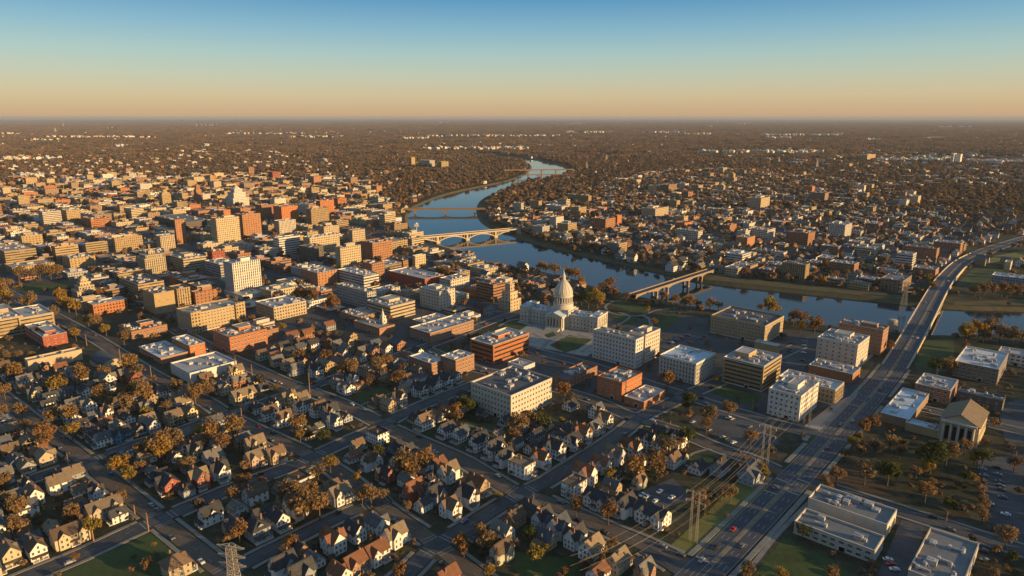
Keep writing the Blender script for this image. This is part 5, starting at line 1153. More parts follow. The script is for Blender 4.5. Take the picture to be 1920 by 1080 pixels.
        if kind == 'gable': wins(-1.2, 1.2, yb, 7.6, 1, math.pi)
    else: wins(-3.6, 3.6, dd_, 1.8, 3, math.pi); wins(-1.4, 1.4, dd_, 4.7, 2, math.pi); wins(-dd_, dd_, -ww_, 1.8, 3, -math.pi/2)
    dm = MB(); dm.box(-.6, -.12, 0, .6, .03, 2.3, 0); dm.face([(-.3, -.125, 1.2), (.3, -.125, 1.2), (.3, -.125, 2.0), (-.3, -.125, 2.0)], 1)
    return dict(wall=wall, roof=roof, por=por, chim=chim, door=dm, wins=W, size=size)
KINDS_H = ('gable', 'side', 'hip', 'cross', 'double', 'cottage', 'block')
CHB = plain('chimney_brick', (.19, .11, .08), .9, .3, 2); DOORM = plain('painted_door', (.10, .07, .06), .5, .2, 2, rnd=.4)
for k in KINDS_H:
    hp = house_parts(k); HK[k] = dict(wall=hp['wall'].mesh('house_wall_'+k, [wallmat('white')]), roof=hp['roof'].mesh('house_roof_'+k, [shingle('brown')]), porch=hp['por'].mesh('porch_'+k, [TRIM, shingle('grey')]), chim=hp['chim'].mesh('chimney_'+k, [CHB]), door=hp['door'].mesh('house_door', [DOORM, GL]), wins=hp['wins'], size=hp['size'])
ROOFW = dict(brown='brown-roofed', dark='dark-roofed', grey='grey-roofed', rust='rust-roofed', tan='tan-roofed', slate='slate-roofed')
WALLW = dict(paint='white', white='white', cream='cream', yellow='yellow', tan='tan', brick='brick', red='red', slate='blue-grey', sage='sage', blue='blue', pink='pink', brown='brown', grey='grey', pale='pale')
KINDW = dict(gable='gabled house', side='wide house', hip='hipped house', cross='steep house', double='double house', cottage='cottage', block='boxy house')
HOUSES = []     # (x, y, ang, kind, wall, roof, scale)
FSH = wallmat  # far houses use the same materials
def street_dir(x, y):
    """grid angle whose front (-y local) faces the nearest street"""
    best = (1e9, None)
    for P, w in ALLR:
        for i in range(0, len(P)-1):
            a, b = P[i], P[i+1]; dx, dy = b.x-a.x, b.y-a.y; t = max(0, min(1, ((x-a.x)*dx+(y-a.y)*dy)/(dx*dx+dy*dy+1e-9))); qx, qy = a.x+dx*t-x, a.y+dy*t-y; D = qx*qx+qy*qy
            if D < best[0]: best = (D, (qx, qy))
    qx, qy = best[1]; a = math.atan2(qy, qx)+math.pi/2; return ANG+round((a-ANG)/(math.pi/2))*(math.pi/2), math.sqrt(best[0])
def try_house(x, y, ang, kind, wk, rk, s=1.0, shift=True, bits=11, gap=1.0):
    w, d = HK[kind]['size']; w *= s; d *= s
    cand = [(0, 0)]+([(r*math.cos(a), r*math.sin(a)) for r in (2.5, 5, 7.5, 10, 13) for a in np.linspace(0, 2*math.pi, 9)[:-1]] if shift else [])
    for dx, dy in cand:
        if occ_rect(x+dx, y+dy, w+gap, d+gap, ang) & bits == 0:
            mark_rect(x+dx, y+dy, w+1.0, d+1.6, ang, 2); HOUSES.append((x+dx, y+dy, ang, kind, wk, rk, s)); return True
    return False
# traced houses: full-resolution photo pixels of the house foot; kind ; wall ; roof
K = dict(g='gable', s='side', h='hip', c='cross', d='double', o='cottage', b='block'); WK = dict(w='paint', c='cream', y='yellow', t='tan', b='brick', r='red', l='slate', s='sage', u='blue', p='pink', n='brown'); RK = dict(b='brown', d='dark', g='grey', r='rust', t='tan', s='slate', y='tan', c='tan', w='grey')
HT = '''57,948,gwb 105,925,gwt 140,912,olt 78,873,scy 43,886,oly 24,876,ols 46,845,stt 20,855,otb 57,862,otr 43,880,olg 10,900,swg
10,1060,gct 50,1050,gwb 117,1022,dcb 200,988,dct 133,960,owb 187,948,owg 347,1075,hcb
193,850,bwg 232,838,suu 262,828,gwg 285,812,sct 311,805,sct 343,795,gyt 376,782,cct 157,745,swd 197,738,swb 120,745,ols
270,870,owt 375,843,stb 415,830,stt 475,852,cct 513,868,stb 475,875,spt 417,908,cwd 440,892,cwb 394,868,owg 293,908,old 312,925,srd 350,940,crt 330,952,sbt
391,985,gwd 432,968,owg 437,1005,sbd 470,1005,hld 485,1035,cct 449,1015,swd 512,1005,gwd 540,990,cwb 467,948,swb 500,942,olb 543,925,bwb 617,930,owb 600,918,owt 633,945,swt
527,1085,cwd 575,1068,owg 570,1082,cld 612,1038,cwr 637,1030,gwd
490,793,cwb 522,800,cwb 468,765,dct 528,755,cyt 563,775,cwd 595,782,cwb 625,805,cws 636,760,cct
652,812,cyt 648,872,owr 675,890,cwb 692,832,bwd 740,850,old 790,870,oyr 820,880,otr 840,905,cwt 722,905,srd 775,938,crr 808,945,cld 842,982,cwb 872,970,cwd 913,938,gtr 893,930,cbd 648,950,cct
696,1005,swg 762,1015,cwt 735,1040,swr 697,1060,sbr 662,1085,gwr 648,1015,owd 842,1072,grr 888,1082,cwd 808,1098,owt
942,1018,gwg 965,990,sbb 988,972,hbd 1008,992,cwd 1038,1010,cws 1072,1025,cwd 1110,1050,gwt 1160,1075,gct
1060,930,bwt 1098,908,cwr 1125,955,dwd 1167,965,cwd 1207,985,dwd 1250,1000,dbd 1120,888,cwr 1152,872,cwt 1185,858,cwr 1213,840,cwd 1238,825,swd 1268,828,cwd
978,898,bwt 1015,885,cwr 1041,870,cwd 1068,845,swd 1092,832,cwr 1115,815,swg 1133,800,cwb 1155,785,cws 910,868,cwd 941,878,cwd 887,850,cwd 820,828,gwd 785,810,gwb 808,795,owr 832,782,owr 895,832,owd 1070,770,owd
723,780,gct 743,770,cwb 782,758,cwd 805,752,cws 828,742,gwd 850,732,cwd 700,778,otb
540,672,olb 513,680,old 585,655,sbt 568,655,owt 630,690,bwb 655,690,gwd 690,708,bcg 655,640,cwb 648,665,cwd 722,665,owd 757,660,cwt 610,695,cws 600,712,cwd 545,640,cwd 575,635,gwd 615,620,cws
33,708,owb 20,742,otb 77,738,otb 97,755,ows 133,768,owg 157,772,swg 77,715,old 130,705,owg 197,722,swg 247,720,srr 230,705,owd 300,738,oyt 327,755,owt 345,762,owt 88,790,oyt 95,782,ctt 345,848,owt 60,770,owd
1445,905,dls 1352,893,gld 1325,895,owd'''
for tkn in HT.split():
    u, v, c = tkn.split(','); p = at(float(u), float(v)); x, y = p.x, p.y+3.5; a, D = street_dir(x, y); try_house(x, y, a, K[c[0]], WK.get(c[1], 'paint'), RK.get(c[2], 'dark'), random.uniform(.84, 1.0))
NTR = len(HOUSES)
RES_PX = [(-60, 700), (60, 690), (300, 705), (450, 690), (560, 640), (640, 640), (760, 640), (890, 715), (1040, 800), (1190, 790), (1290, 850), (1300, 900), (1250, 960), (1230, 1085), (-60, 1150)]
rr = random.Random(4)
def style(rnd): return rnd.choice(['gable', 'gable', 'side', 'hip', 'cross', 'cross', 'cottage', 'cottage', 'double']), rnd.choices(['paint', 'cream', 'slate', 'tan', 'brick', 'sage', 'yellow', 'pink'], [46, 10, 18, 5, 8, 4, 4, 5])[0], rnd.choices(['dark', 'grey', 'brown', 'rust', 'tan', 'slate'], [34, 26, 14, 5, 6, 15])[0]
for si, (P, w, l) in enumerate(SP_):        # more houses along the kerbs of the housing streets
    n2 = normals(P)
    for s in (-1, 1):
        dacc = 0
        for i in range(1, len(P)):
            dacc += (P[i]-P[i-1]).length
            if dacc < 9.0: continue
            k, wk, rk = style(rr); off = w/2+6.5+HK[k]['size'][1]/2+rr.uniform(-.5, 2.0); x, y = P[i].x+n2[i].x*s*off, P[i].y+n2[i].y*s*off; u, v, _ = px((x, y, 0))
            if not inpoly(u, v, RES_PX) or rr.random() < .06: continue
            a, D = street_dir(x, y)
            if try_house(x, y, a, k, wk, rk, rr.uniform(.74, .92), False, 15, .2): dacc = 0
print('houses near', NTR, len(HOUSES))
for _ in range(4200):       # back-lot cottages and rear rows
    u, v = rr.uniform(-40, 1300), rr.uniform(640, 1090)
    if not inpoly(u, v, RES_PX): continue
    p = at(u, v); k, wk, rk = style(rr); k = rr.choice(['cottage', 'gable', 'side']) if k == 'double' else k
    if len(HOUSES) > 460: break
    try_house(p.x, p.y, ANG+rr.choice([0, 1, 2, 3])*math.pi/2, k, wk, rk, rr.uniform(.66, .86), False, 15, 1.2)
print('houses', len(HOUSES))
# ================================================================== LABELS BY PLACE
for s, u, v in (('lower corner lawn', 250, 1045), ('lower left crossing', 290, 975), ('upper house crossing', 445, 775), ('two-street crossing', 1000, 925), ('lawn-side crossing', 185, 862), ('side street bend', 610, 865), ('lower edge crossing', 810, 1020), ('avenue crossing', 1480, 905), ('back garden lawn', 700, 750), ('car park lawn island', 1220, 945), ('park tennis court', 1700, 872), ('playing field', 1835, 522), ('leafy park', 1600, 890), ('far bank strip', 1500, 540), ('church car park', 1890, 950)):
    landmark(s, at(u, v))
LMX = np.array([l[1] for l in LM]); LMY = np.array([l[2] for l in LM])
ORD = ['first', 'second', 'third', 'fourth', 'fifth', 'sixth', 'seventh', 'eighth', 'ninth', 'tenth', 'eleventh', 'twelfth', 'thirteenth', 'fourteenth', 'fifteenth', 'sixteenth', 'seventeenth', 'eighteenth', 'nineteenth', 'twentieth']
PEND = []
def place_label(o, desc, x, y): PEND.append((o, desc, x, y))
def flush_labels():
    groups = {}
    for o, desc, x, y in PEND:
        d = np.hypot(LMX-x, LMY-y); order = np.argsort(d); i1 = order[0]; l2 = None
        ax_, ay = x-LMX[i1], y-LMY[i1]; n = math.hypot(ax_, ay)+1e-6
        for i2 in order[1:14]:
            bx, by = LMX[i2]-LMX[i1], LMY[i2]-LMY[i1]; L = math.hypot(bx, by)+1e-6
            if (ax_*bx+ay*by)/(n*L) > .82 and L > n*.9: l2 = i2; break
        s1 = LM[i1][0]; rel = f'toward the {LM[l2][0]}' if l2 is not None else ('beyond it' if math.hypot(x, y) > math.hypot(LMX[i1], LMY[i1]) else 'before it')
        groups.setdefault((desc, s1, rel), []).append((n, o))
    for (desc, s1, rel), L in groups.items():
        L.sort(key=lambda t: t[0])
        for k, (n, o) in enumerate(L):
            lab = f'{desc}, {ORD[min(k, 19)]} from the {s1} {rel}'
            if len(lab.split()) > 16: lab = lab.replace(' the ', ' ')
            o['label'] = lab
    PEND.clear()

# ================================================================== HOUSES (emit)
FAC['h'] = (2.5, 2.9, .28, .74, .26, .82)
HOUSES.sort(key=lambda t: px((t[0], t[1], 0))[2]); IND = HOUSES[:300]; DIST = HOUSES[300:]
for i, (x, y, a, k, wk, rk, s) in enumerate(IND):
    h = HK[k]; near = i < 130
    root = empty('house', (x, y, 0), a); root.scale = (s, s, s); tag(root, None, 'house', 'houses of the tree lined blocks')
    put('wall', h['wall'], root, mats=[wallmat(wk) if near else facade(wk, 'h')]); ro = put('roof', h['roof'], root, mats=[shingle(rk)])
    put('chimney', h['chim'], ro); put('porch', h['porch'], root, mats=[None, shingle(rk if rk != 'rust' else 'grey')])
    if near:
        put('door', h['door'], root, (0.6, -h['size'][1]/2+(1.0 if k == 'side' else 0), .5), 0)
        for c, rz, w, hh in h['wins']: put('window', window_mesh(w, hh), root, c, rz)
    place_label(root, f'{ROOFW[rk]} {WALLW[wk]} {KINDW[k]}' if len(KINDW[k].split()) < 2 else f'{ROOFW[rk]} {WALLW[wk]} {KINDW[k]}', x, y)
# far and hidden houses read as one mass
dh = MB(); DW = ['paint', 'cream', 'slate', 'tan', 'brick', 'sage']; DR = ['dark', 'grey', 'brown', 'rust', 'tan', 'slate']
def mini_house(mb, x, y, a, w, d, h, r, wi, ri):
    ca, sa = math.cos(a), math.sin(a); T = lambda p: (x+p[0]*ca-p[1]*sa, y+p[0]*sa+p[1]*ca, p[2])
    q = MB(); q.box(-w/2, -d/2, -.3, w/2, d/2, h, wi, top=False); q.gend(-w/2, -d/2, w/2, d/2, h, r, 'y', wi); q.gable(-w/2, -d/2, w/2, d/2, h, r, 'y', .5, 6+ri)
    b = len(mb.v); mb.v += [T(p) for p in q.v]; mb.f += [tuple(k+b for k in f) for f in q.f]; mb.m += q.m; mb.uv += q.uv; mb.sm += q.sm
rd = random.Random(21)
for (x, y, a, k, wk, rk, s) in DIST: mini_house(dh, x, y, a, HK[k]['size'][0]*s, HK[k]['size'][1]*s, 5.5, 3.2, rd.randrange(6), rd.randrange(6))

# ================================================================== FILL BUILDINGS (downtown, far quarter)
cand = []
def hides(q, w, d, h):
    P = [px((q.x+EB.x*i*w/2+EA.x*j*d/2, q.y+EB.y*i*w/2+EA.y*j*d/2, z)) for i in (-1, 1) for j in (-1, 1) for z in (0, h)]
    u0, u1, v0, v1 = min(p[0] for p in P), max(p[0] for p in P), min(p[1] for p in P), max(p[1] for p in P); L = math.hypot(q.x, q.y)
    for a0, b0, a1, b1, dist in TBOX:
        if L < dist and u1 > a0 and u0 < a1 and v0 < b1 and v1 > b0:
            if (min(u1, a1)-max(u0, a0))*(min(v1, b1)-max(v0, b0)) > .10*(a1-a0)*(b1-b0): return True
    return False
def fill(poly, pb, pa, nb, na, gap, prob, wr, hr, dist=2700, tall=.06, house=.0, seed=1):
    rnd = random.Random(seed); P = [at(u, max(v, 300)) for u, v in poly]; bs = [p.dot(EB) for p in P]; as_ = [p.dot(EA) for p in P]
    b = min(bs); ib = 0
    while b < max(bs):
        a = min(as_); ia = 0
        while a < max(as_):
            c = EB*(b+pb/2)+EA*(a+pa/2); u, v, dp = px((c.x, c.y, 0))
            if inpoly(u, v, poly) and dp < dist and rnd.random() < prob:
                if rnd.random() < house:
                    for hx in (-.25, .25):
                        for hy in (-.3, .05, .38):
                            q = c+EB*(hx*pb)+EA*(hy*pa)
                            if occ_rect(q.x, q.y, 8, 11, ANG) & 15 == 0 and rnd.random() < .85: mark_rect(q.x, q.y, 8, 11, ANG, 2); mini_house(dh, q.x, q.y, ANG+rnd.choice([0, 1, 2, 3])*math.pi/2, rnd.uniform(7, 9), rnd.uniform(9, 12), rnd.uniform(4.5, 6.5), rnd.uniform(2.5, 4), rnd.choices(range(6), [40, 15, 12, 12, 14, 7])[0], rnd.randrange(6))
                else:
                    for _ in range(3):
                        w = min(pb-3, rnd.uniform(*wr)); d = min(pa-3, rnd.uniform(*wr)*1.15); q = c+EB*rnd.uniform(-1, 1)*(pb-w)/2+EA*rnd.uniform(-1, 1)*(pa-d)/2
                        if occ_rect(q.x, q.y, w+1, d+1, ANG) & 15 == 0:
                            h = rnd.uniform(*hr) if rnd.random() > tall else rnd.uniform(hr[1], hr[1]*2.1)
                            while h > 3 and hides(q, w, d, h): h -= 1.5
                            if h <= 3: continue
                            mark_rect(q.x, q.y, w+1, d+1, ANG, 2); cand.append((dp, q.x, q.y, w, d, h, rnd.random(), rnd.random(), rnd.random(), rnd.randrange(9999))); break
            a += pa; ia += 1
            if ia % na == 0: a += gap
        b += pb; ib += 1
        if ib % nb == 0: b += gap
fill(DT_PX, 30, 34, 3, 2, 13, .76, (14, 31), (5, 13), 2700, .12, .04, 3)
fill(CIVIC_PX, 30, 34, 3, 2, 12, .12, (14, 24), (5, 8), 2700, 0, .0, 5)
fill(EAST_PX, 27, 33, 4, 2, 12, .78, (12, 27), (5, 11), 2700, .08, .38, 4)
fill([(860, 470), (905, 490), (960, 515), (960, 560), (880, 560), (820, 520)], 22, 26, 4, 2, 8, .7, (10, 16), (5, 9), 2700, 0, .6, 9)
fill([(975, 515), (1090, 535), (1095, 550), (1010, 560), (985, 545)], 20, 24, 4, 2, 6, .9, (10, 16), (5, 9), 2700, 0, .7, 10)
cand.sort(key=lambda t: -(t[3]*t[5]+t[4]*t[5]+.4*t[3]*t[4])/t[0]**2)
BW = [('tan', 30), ('cream', 20), ('brick', 17), ('orange', 4), ('pale', 11), ('brown', 9), ('white', 4), ('grey', 4), ('red', 1)]; BR = ['light', 'grey', 'tanr', 'grey', 'white', 'dark', 'light', 'grey']
WNAME = dict(tan='tan', cream='cream', brick='brick', orange='rust', pale='pale', brown='brown', white='white', grey='grey', red='red')
RNAME = dict(light='pale-roofed', grey='grey-roofed', tanr='tan-roofed', white='white-roofed', dark='dark-roofed')
NI = 185; db = MB(); DBM = [facade(k, s) for k, _ in BW for s in ('g', 'b', 's')]; nwm = len(DBM); DBR = [roofmat(k) for k in ('light', 'grey', 'tanr', 'white', 'dark')]
for i, (dp, x, y, w, d, h, r1, r2, r3, sd) in enumerate(cand):
    acc = r1*sum(p for _, p in BW)
    for wk, p in BW:
        acc -= p
        if acc <= 0: break
    st = ('g', 'b', 's', 'g')[int(r2*4)]; rk = BR[int(r3*8)]
    if i < NI:
        hw_ = 'low' if h < 9 else ('mid-rise' if h < 16 else 'tall')
        o = building('office_building' if h > 9 else 'low_building', None, 'office building' if h > 9 else 'low building', (x, y), w, d, h, wk, st, rk, detail=1, flags='p' if r3 > .5 else 'u', seed=sd, group='buildings of the town')
        place_label(o, f'{RNAME[rk]} {hw_} {WNAME[wk]} building', x, y)
    else:
        ca, sa = math.cos(ANG), math.sin(ANG); q = MB(); wi = [k for k, _ in BW].index(wk)*3+('g', 'b', 's').index(st); ri = nwm+('light', 'grey', 'tanr', 'white', 'dark').index(rk)
        box_shell(q, -w/2, -d/2, w/2, d/2, -.4, h)
        for k in range(len(q.m)): q.m[k] = wi
        q.face([(-w/2, -d/2, h-.6), (w/2, -d/2, h-.6), (w/2, d/2, h-.6), (-w/2, d/2, h-.6)], ri); q.ring(-w/2-.1, -d/2-.1, w/2+.1, d/2+.1, h-.3, h+.15, .4, wi)
        rs = random.Random(sd)
        for _ in range(rs.randint(1, 3)):
            a_, b_ = rs.uniform(-.3, .3)*w, rs.uniform(-.3, .3)*d; s_ = rs.uniform(1.2, 3.2); q.box(a_-s_, b_-s_*.7, h-.6, a_+s_, b_+s_*.7, h+rs.uniform(.8, 2.6), wi, ri)
        b0 = len(db.v); db.v += [(x+p[0]*ca-p[1]*sa, y+p[0]*sa+p[1]*ca, p[2]) for p in q.v]; db.f += [tuple(k+b0 for k in f) for f in q.f]; db.m += q.m; db.uv += q.uv; db.sm += q.sm
print('fill buildings', len(cand))
def wn1(x, y): return max(0.0, math.sin(x/610+1.3)*math.cos(y/870-.4)+.25*math.sin(x/190+y/240)+.28)
# bright industrial roofs far out on the plain
STRIPS = [(45, 110, 263, 4), (87, 290, 257.5, 14), (0, 40, 251, 3), (367, 423, 235, 4), (420, 570, 251, 9), (580, 640, 257, 5), (823, 847, 230, 2), (753, 803, 260, 6), (800, 1045, 255.5, 24), (790, 990, 279, 20), (1027, 1097, 232, 5), (1057, 1147, 248.5, 8), (1207, 1285, 248.5, 6), (1280, 1335, 252, 6), (1423, 1477, 259, 4), (1427, 1580, 253.5, 14), (1623, 1653, 262, 3), (1310, 1550, 285, 20), (1643, 1775, 300, 16), (1813, 1925, 304, 14), (27, 80, 331, 7), (120, 240, 342, 12), (147, 210, 353, 7), (0, 24, 362, 3), (1735, 1765, 259, 2), (540, 600, 258, 4), (200, 220, 240, 1), (160, 170, 230, 1), (440, 452, 228, 1), (1330, 1336, 237, 1), (1380, 1400, 232, 2), (1760, 1830, 238, 3), (380, 392, 274, 2), (372, 382, 287, 2), (500, 525, 288, 3), (215, 240, 275, 3), (0, 100, 298, 8)]
rs = random.Random(8)
for u0, u1, v, n in STRIPS:
    for k in range(int(n*3.6)):
        u = rs.uniform(u0, u1); p = at(u, v+rs.gauss(0, .55)*(1 if v < 290 else 2)); dist = p.y; sc_ = min(2.6, max(1, dist/3500)); w, d, h = rs.choice([rs.uniform(10, 22), rs.uniform(18, 70)])*sc_**.5, rs.uniform(12, 30), rs.uniform(5, 13)*sc_**.5
        a = ANG+rs.choice([0, .1, -.15]); ca, sa = math.cos(a), math.sin(a); q = MB(); wk = rs.choice([1, 1, 6, 6, 4]); box_shell(q, -w/2, -d/2, w/2, d/2, -.4, h)
        for j in range(len(q.m)): q.m[j] = wk*3+2
        q.face([(-w/2, -d/2, h), (w/2, -d/2, h), (w/2, d/2, h), (-w/2, d/2, h)], nwm+rs.choice([0, 3, 3])); q.box(-w*.2, -d*.2, h-.1, w*.1, d*.1, h+3, wk*3+2, nwm)
        b0 = len(db.v); db.v += [(p.x+t[0]*ca-t[1]*sa, p.y+t[0]*sa+t[1]*ca, t[2]) for t in q.v]; db.f += [tuple(kk+b0 for kk in f) for f in q.f]; db.m += q.m; db.uv += q.uv; db.sm += q.sm
rs = random.Random(61)
for _ in range(2300):      # scattered schools, shops and sheds standing in the far woods
    u, v = rs.uniform(-20, 1940), 233+rs.random()**.8*120
    if inpoly(u, v, DT_PX) or inpoly(u, v, EAST_PX): continue
    p = at(u, v)
    if inpoly(p.x, p.y, RIVER_XY) or occ_rect(p.x, p.y, 20, 16, ANG) & 15 not in (0, 15): continue
    g = wn1(p.x, p.y)
    if rs.random() > g: continue
    w, d, h = rs.uniform(10, 34), rs.uniform(9, 22), rs.uniform(8, 16)*(1 if v > 262 else 1.4); a = ANG+rs.choice([0, 0, .3, -.4]); ca, sa = math.cos(a), math.sin(a); q = MB(); wk = rs.choices([0, 1, 2, 3, 4, 5, 6], [18, 24, 14, 5, 16, 8, 15])[0]; box_shell(q, -w/2, -d/2, w/2, d/2, -.4, h)
    for j in range(len(q.m)): q.m[j] = wk*3+rs.choice([0, 2])
    q.face([(-w/2, -d/2, h), (w/2, -d/2, h), (w/2, d/2, h), (-w/2, d/2, h)], nwm+rs.choice([0, 1, 2, 3])); q.box(-w*.2, -d*.2, h-.1, w*.1, d*.1, h+2, wk*3+2, nwm)
    b0 = len(db.v); db.v += [(p.x+t[0]*ca-t[1]*sa, p.y+t[0]*sa+t[1]*ca, t[2]) for t in q.v]; db.f += [tuple(kk+b0 for kk in f) for f in q.f]; db.m += q.m; db.uv += q.uv; db.sm += q.sm; mark_rect(p.x, p.y, w, d, a, 2)
# suburb houses scattered in the woods
rs = random.Random(31)
for _ in range(5200):
    u, v = rs.uniform(-20, 1940), 270+rs.random()**1.2*240
    if inpoly(u, v, DT_PX): continue
    p = at(u, v)
    if inpoly(p.x, p.y, RIVER_XY) or occ_rect(p.x, p.y, 9, 12, ANG) & 15 not in (0, 15): continue
    dens = .55 if (430 < u < 760 and v < 360) or u > 1250 else .28
    if u > 1700 and 355 < v < 400: dens = .1
    if rs.random() > dens: continue
    mini_house(dh, p.x, p.y, ANG+rs.choice([0, 1, 2, 3])*math.pi/2, rs.uniform(8, 13), rs.uniform(10, 16), rs.uniform(6, 9), rs.uniform(3, 5), rs.choices(range(6), [40, 20, 10, 12, 12, 6])[0], rs.randrange(6)); mark_rect(p.x, p.y, 9, 12, ANG, 2)
for _ in range(420):       # streets of houses going on past the sides of the view
    y = rs.uniform(210, 900); u = rs.choice([rs.uniform(1950, 2500), rs.uniform(-500, -40)]); k_ = (u-960)/FPX; x = k_*(y*CP+CAMH*SP)
    if inpoly(x, y, RIVER_XY) or occ_rect(x, y, 11, 14, ANG) & 15 not in (0,): continue
    mini_house(dh, x, y, ANG+rs.choice([0, 1, 2, 3])*math.pi/2, rs.uniform(7, 10), rs.uniform(9, 13), rs.uniform(5, 6.5), rs.uniform(3, 4), rs.choices(range(6), [40, 20, 10, 12, 12, 6])[0], rs.randrange(6)); mark_rect(x, y, 11, 14, ANG, 2)
tag(dh.build('distant_houses', [facade(k, 'h') for k in DW]+[shingle(k) for k in DR]), 'mass of small gabled houses scattered among the far trees', 'houses', kind='stuff')
tag(db.build('distant_buildings', DBM+DBR), 'mass of small far town blocks and bright roofs out on the plain', 'buildings', kind='stuff')

# ================================================================== CARS
def car_mesh():
    mb = MB(); prof = [(-2.1, .35), (-2.15, .75), (-1.95, .92), (-1.55, .95), (-1.15, 1.38), (.35, 1.42), (1.0, .98), (1.85, .88), (2.1, .7), (2.12, .35)]
    w = .88
    for s in (-1, 1): mb.face([(x, s*w*(.86 if z > 1.1 else 1), z) for x, z in (prof if s > 0 else prof[::-1])][::-1], 0)
    for i in range(len(prof)-1):
        (x0, z0), (x1, z1) = prof[i], prof[i+1]; k0, k1 = (.86 if z0 > 1.1 else 1)*w, (.86 if z1 > 1.1 else 1)*w; g = 1 if i in (3, 5) else 0
        mb.face([(x0, -k0, z0), (x0, k0, z0), (x1, k1, z1), (x1, -k1, z1)], g)
    for s in (-1, 1): mb.face([(x, s*(w*.9+.03), z) for x, z in ((-1.3, 1.0), (.75, 1.0), (.3, 1.34), (-1.05, 1.32))][::s], 1)
    for x in (-1.35, 1.35):
        for s in (-1, 1):
            for j in range(10):
                a0, a1 = 2*math.pi*j/10, 2*math.pi*(j+1)/10; y0, y1 = s*.62, s*.92
                mb.face([(x+.33*math.cos(a0), y0, .33+.33*math.sin(a0)), (x+.33*math.cos(a0), y1, .33+.33*math.sin(a0)), (x+.33*math.cos(a1), y1, .33+.33*math.sin(a1)), (x+.33*math.cos(a1), y0, .33+.33*math.sin(a1))], 2)
            mb.face([(x+.33*math.cos(2*math.pi*j/10), s*.92, .33+.33*math.sin(2*math.pi*j/10)) for j in range(10)], 2)
    for s in (-.62, .62): mb.box(2.08, s-.18, .6, 2.16, s+.18, .76, 3); mb.box(-2.18, s-.18, .68, -2.1, s+.18, .84, 4)
    return mb.mesh('car_body', [plain('car_paint_white', (.6, .6, .6), .3, .05, 1, .5), GL, plain('tyre_rubber', (.02, .02, .02), .9, .1, 2), TRIM, plain('tail_light', (.3, .02, .02), .4, .1, 2)])
CARC = dict(white=(.5, .5, .5), silver=(.25, .26, .27), black=(.02, .02, .024), grey=(.12, .125, .13), red=(.32, .03, .025), blue=(.04, .08, .2))
carm = car_mesh(); rs = random.Random(17); ncar = 0
def add_car(x, y, z, a, what='parked'):
    global ncar
    ck = rs.choices(list(CARC), [20, 22, 22, 22, 6, 8])[0]; o = put('parked_car' if what == 'parked' else 'car', carm, None, (x, y, z), a, [plain('car_paint_'+ck, CARC[ck], .3, .05, 1, .5)]); o.scale = (1.06, 1.06, 1.06)
    tag(o, None, 'car', 'cars on the streets and car parks'); place_label(o, f'{ck} {what} car', x, y); ncar += 1
for si, (P, w, l) in enumerate(SP_):
    n2 = normals(P)
    for s in (-1, 1):
        for i in range(1, len(P)-1):
            u, v, dp = px(P[i])
            if dp > 720 or not (-20 < u < 1940 and v < 1100): continue
            if rs.random() > .11: continue
            x, y = P[i].x+n2[i].x*s*(w/2-1.15), P[i].y+n2[i].y*s*(w/2-1.15)
            if any(near_poly(np.array([x]), np.array([y]), Q, w2/2+4)[0] for sj, (Q, w2) in enumerate(ALLR) if sj != si): continue
            t = P[i+1]-P[i-1]; add_car(x, y, .14+.009*si, math.atan2(t.y, t.x)+(math.pi if s < 0 else 0))
nn = normals(AV)
for u, v in ((1378, 989), (1345, 1030), (1402, 1020), (1450, 918), (1551, 845), (1600, 790), (1580, 800), (1650, 735), (1735, 580), (1745, 596), (1779, 535), (1720, 640), (1322, 1048)):
    p = at(u, v); i = min(range(1, len(AV)-1), key=lambda k: (AV[k].xy-p.xy).length); o = (p.xy-AV[i].xy).dot(nn[i]); o = max(-7.2, min(7.2, o)); o = min((-7, -4.5, -2.2, 2.2, 4.5, 7), key=lambda k: abs(k-o)); t = AV[i+1]-AV[i-1]
    add_car(AV[i].x+nn[i].x*o, AV[i].y+nn[i].y*o, AV[i].z+.28, math.atan2(t.y, t.x)+(math.pi if o < 0 else 0), 'moving')
for (u0, v0, u1, v1, n, pr) in ((1300, 790, 1390, 835, 14, .35), (1330, 765, 1420, 805, 14, .35), (1205, 925, 1255, 948, 12, .55), (1225, 912, 1275, 938, 12, .3), (1850, 880, 1872, 990, 16, .25), (1875, 870, 1900, 990, 16, .3), (1490, 640, 1480, 680, 10, .5), (1515, 635, 1510, 680, 10, .5), (1250, 645, 1295, 625, 12, .6), (1270, 650, 1320, 630, 12, .5), (1660, 1030, 1690, 1075, 5, .4), (1835, 980, 1860, 1060, 9, .3)):
    a, b = at(u0, v0).to_2d(), at(u1, v1).to_2d(); t = (b-a).normalized(); nr_ = Vector((t.y, -t.x)); n = min(n, int((b-a).length/2.6))
    for k in range(n):
        if rs.random() > pr: continue
        c = a+(b-a)*(k+.5)/n+nr_*2.3
        if occ_rect(c.x, c.y, 2, 4, 0) & 2: continue
        add_car(c.x, c.y, .13, math.atan2(nr_.y, nr_.x)+rs.choice([0, math.pi]))
print('cars', ncar)

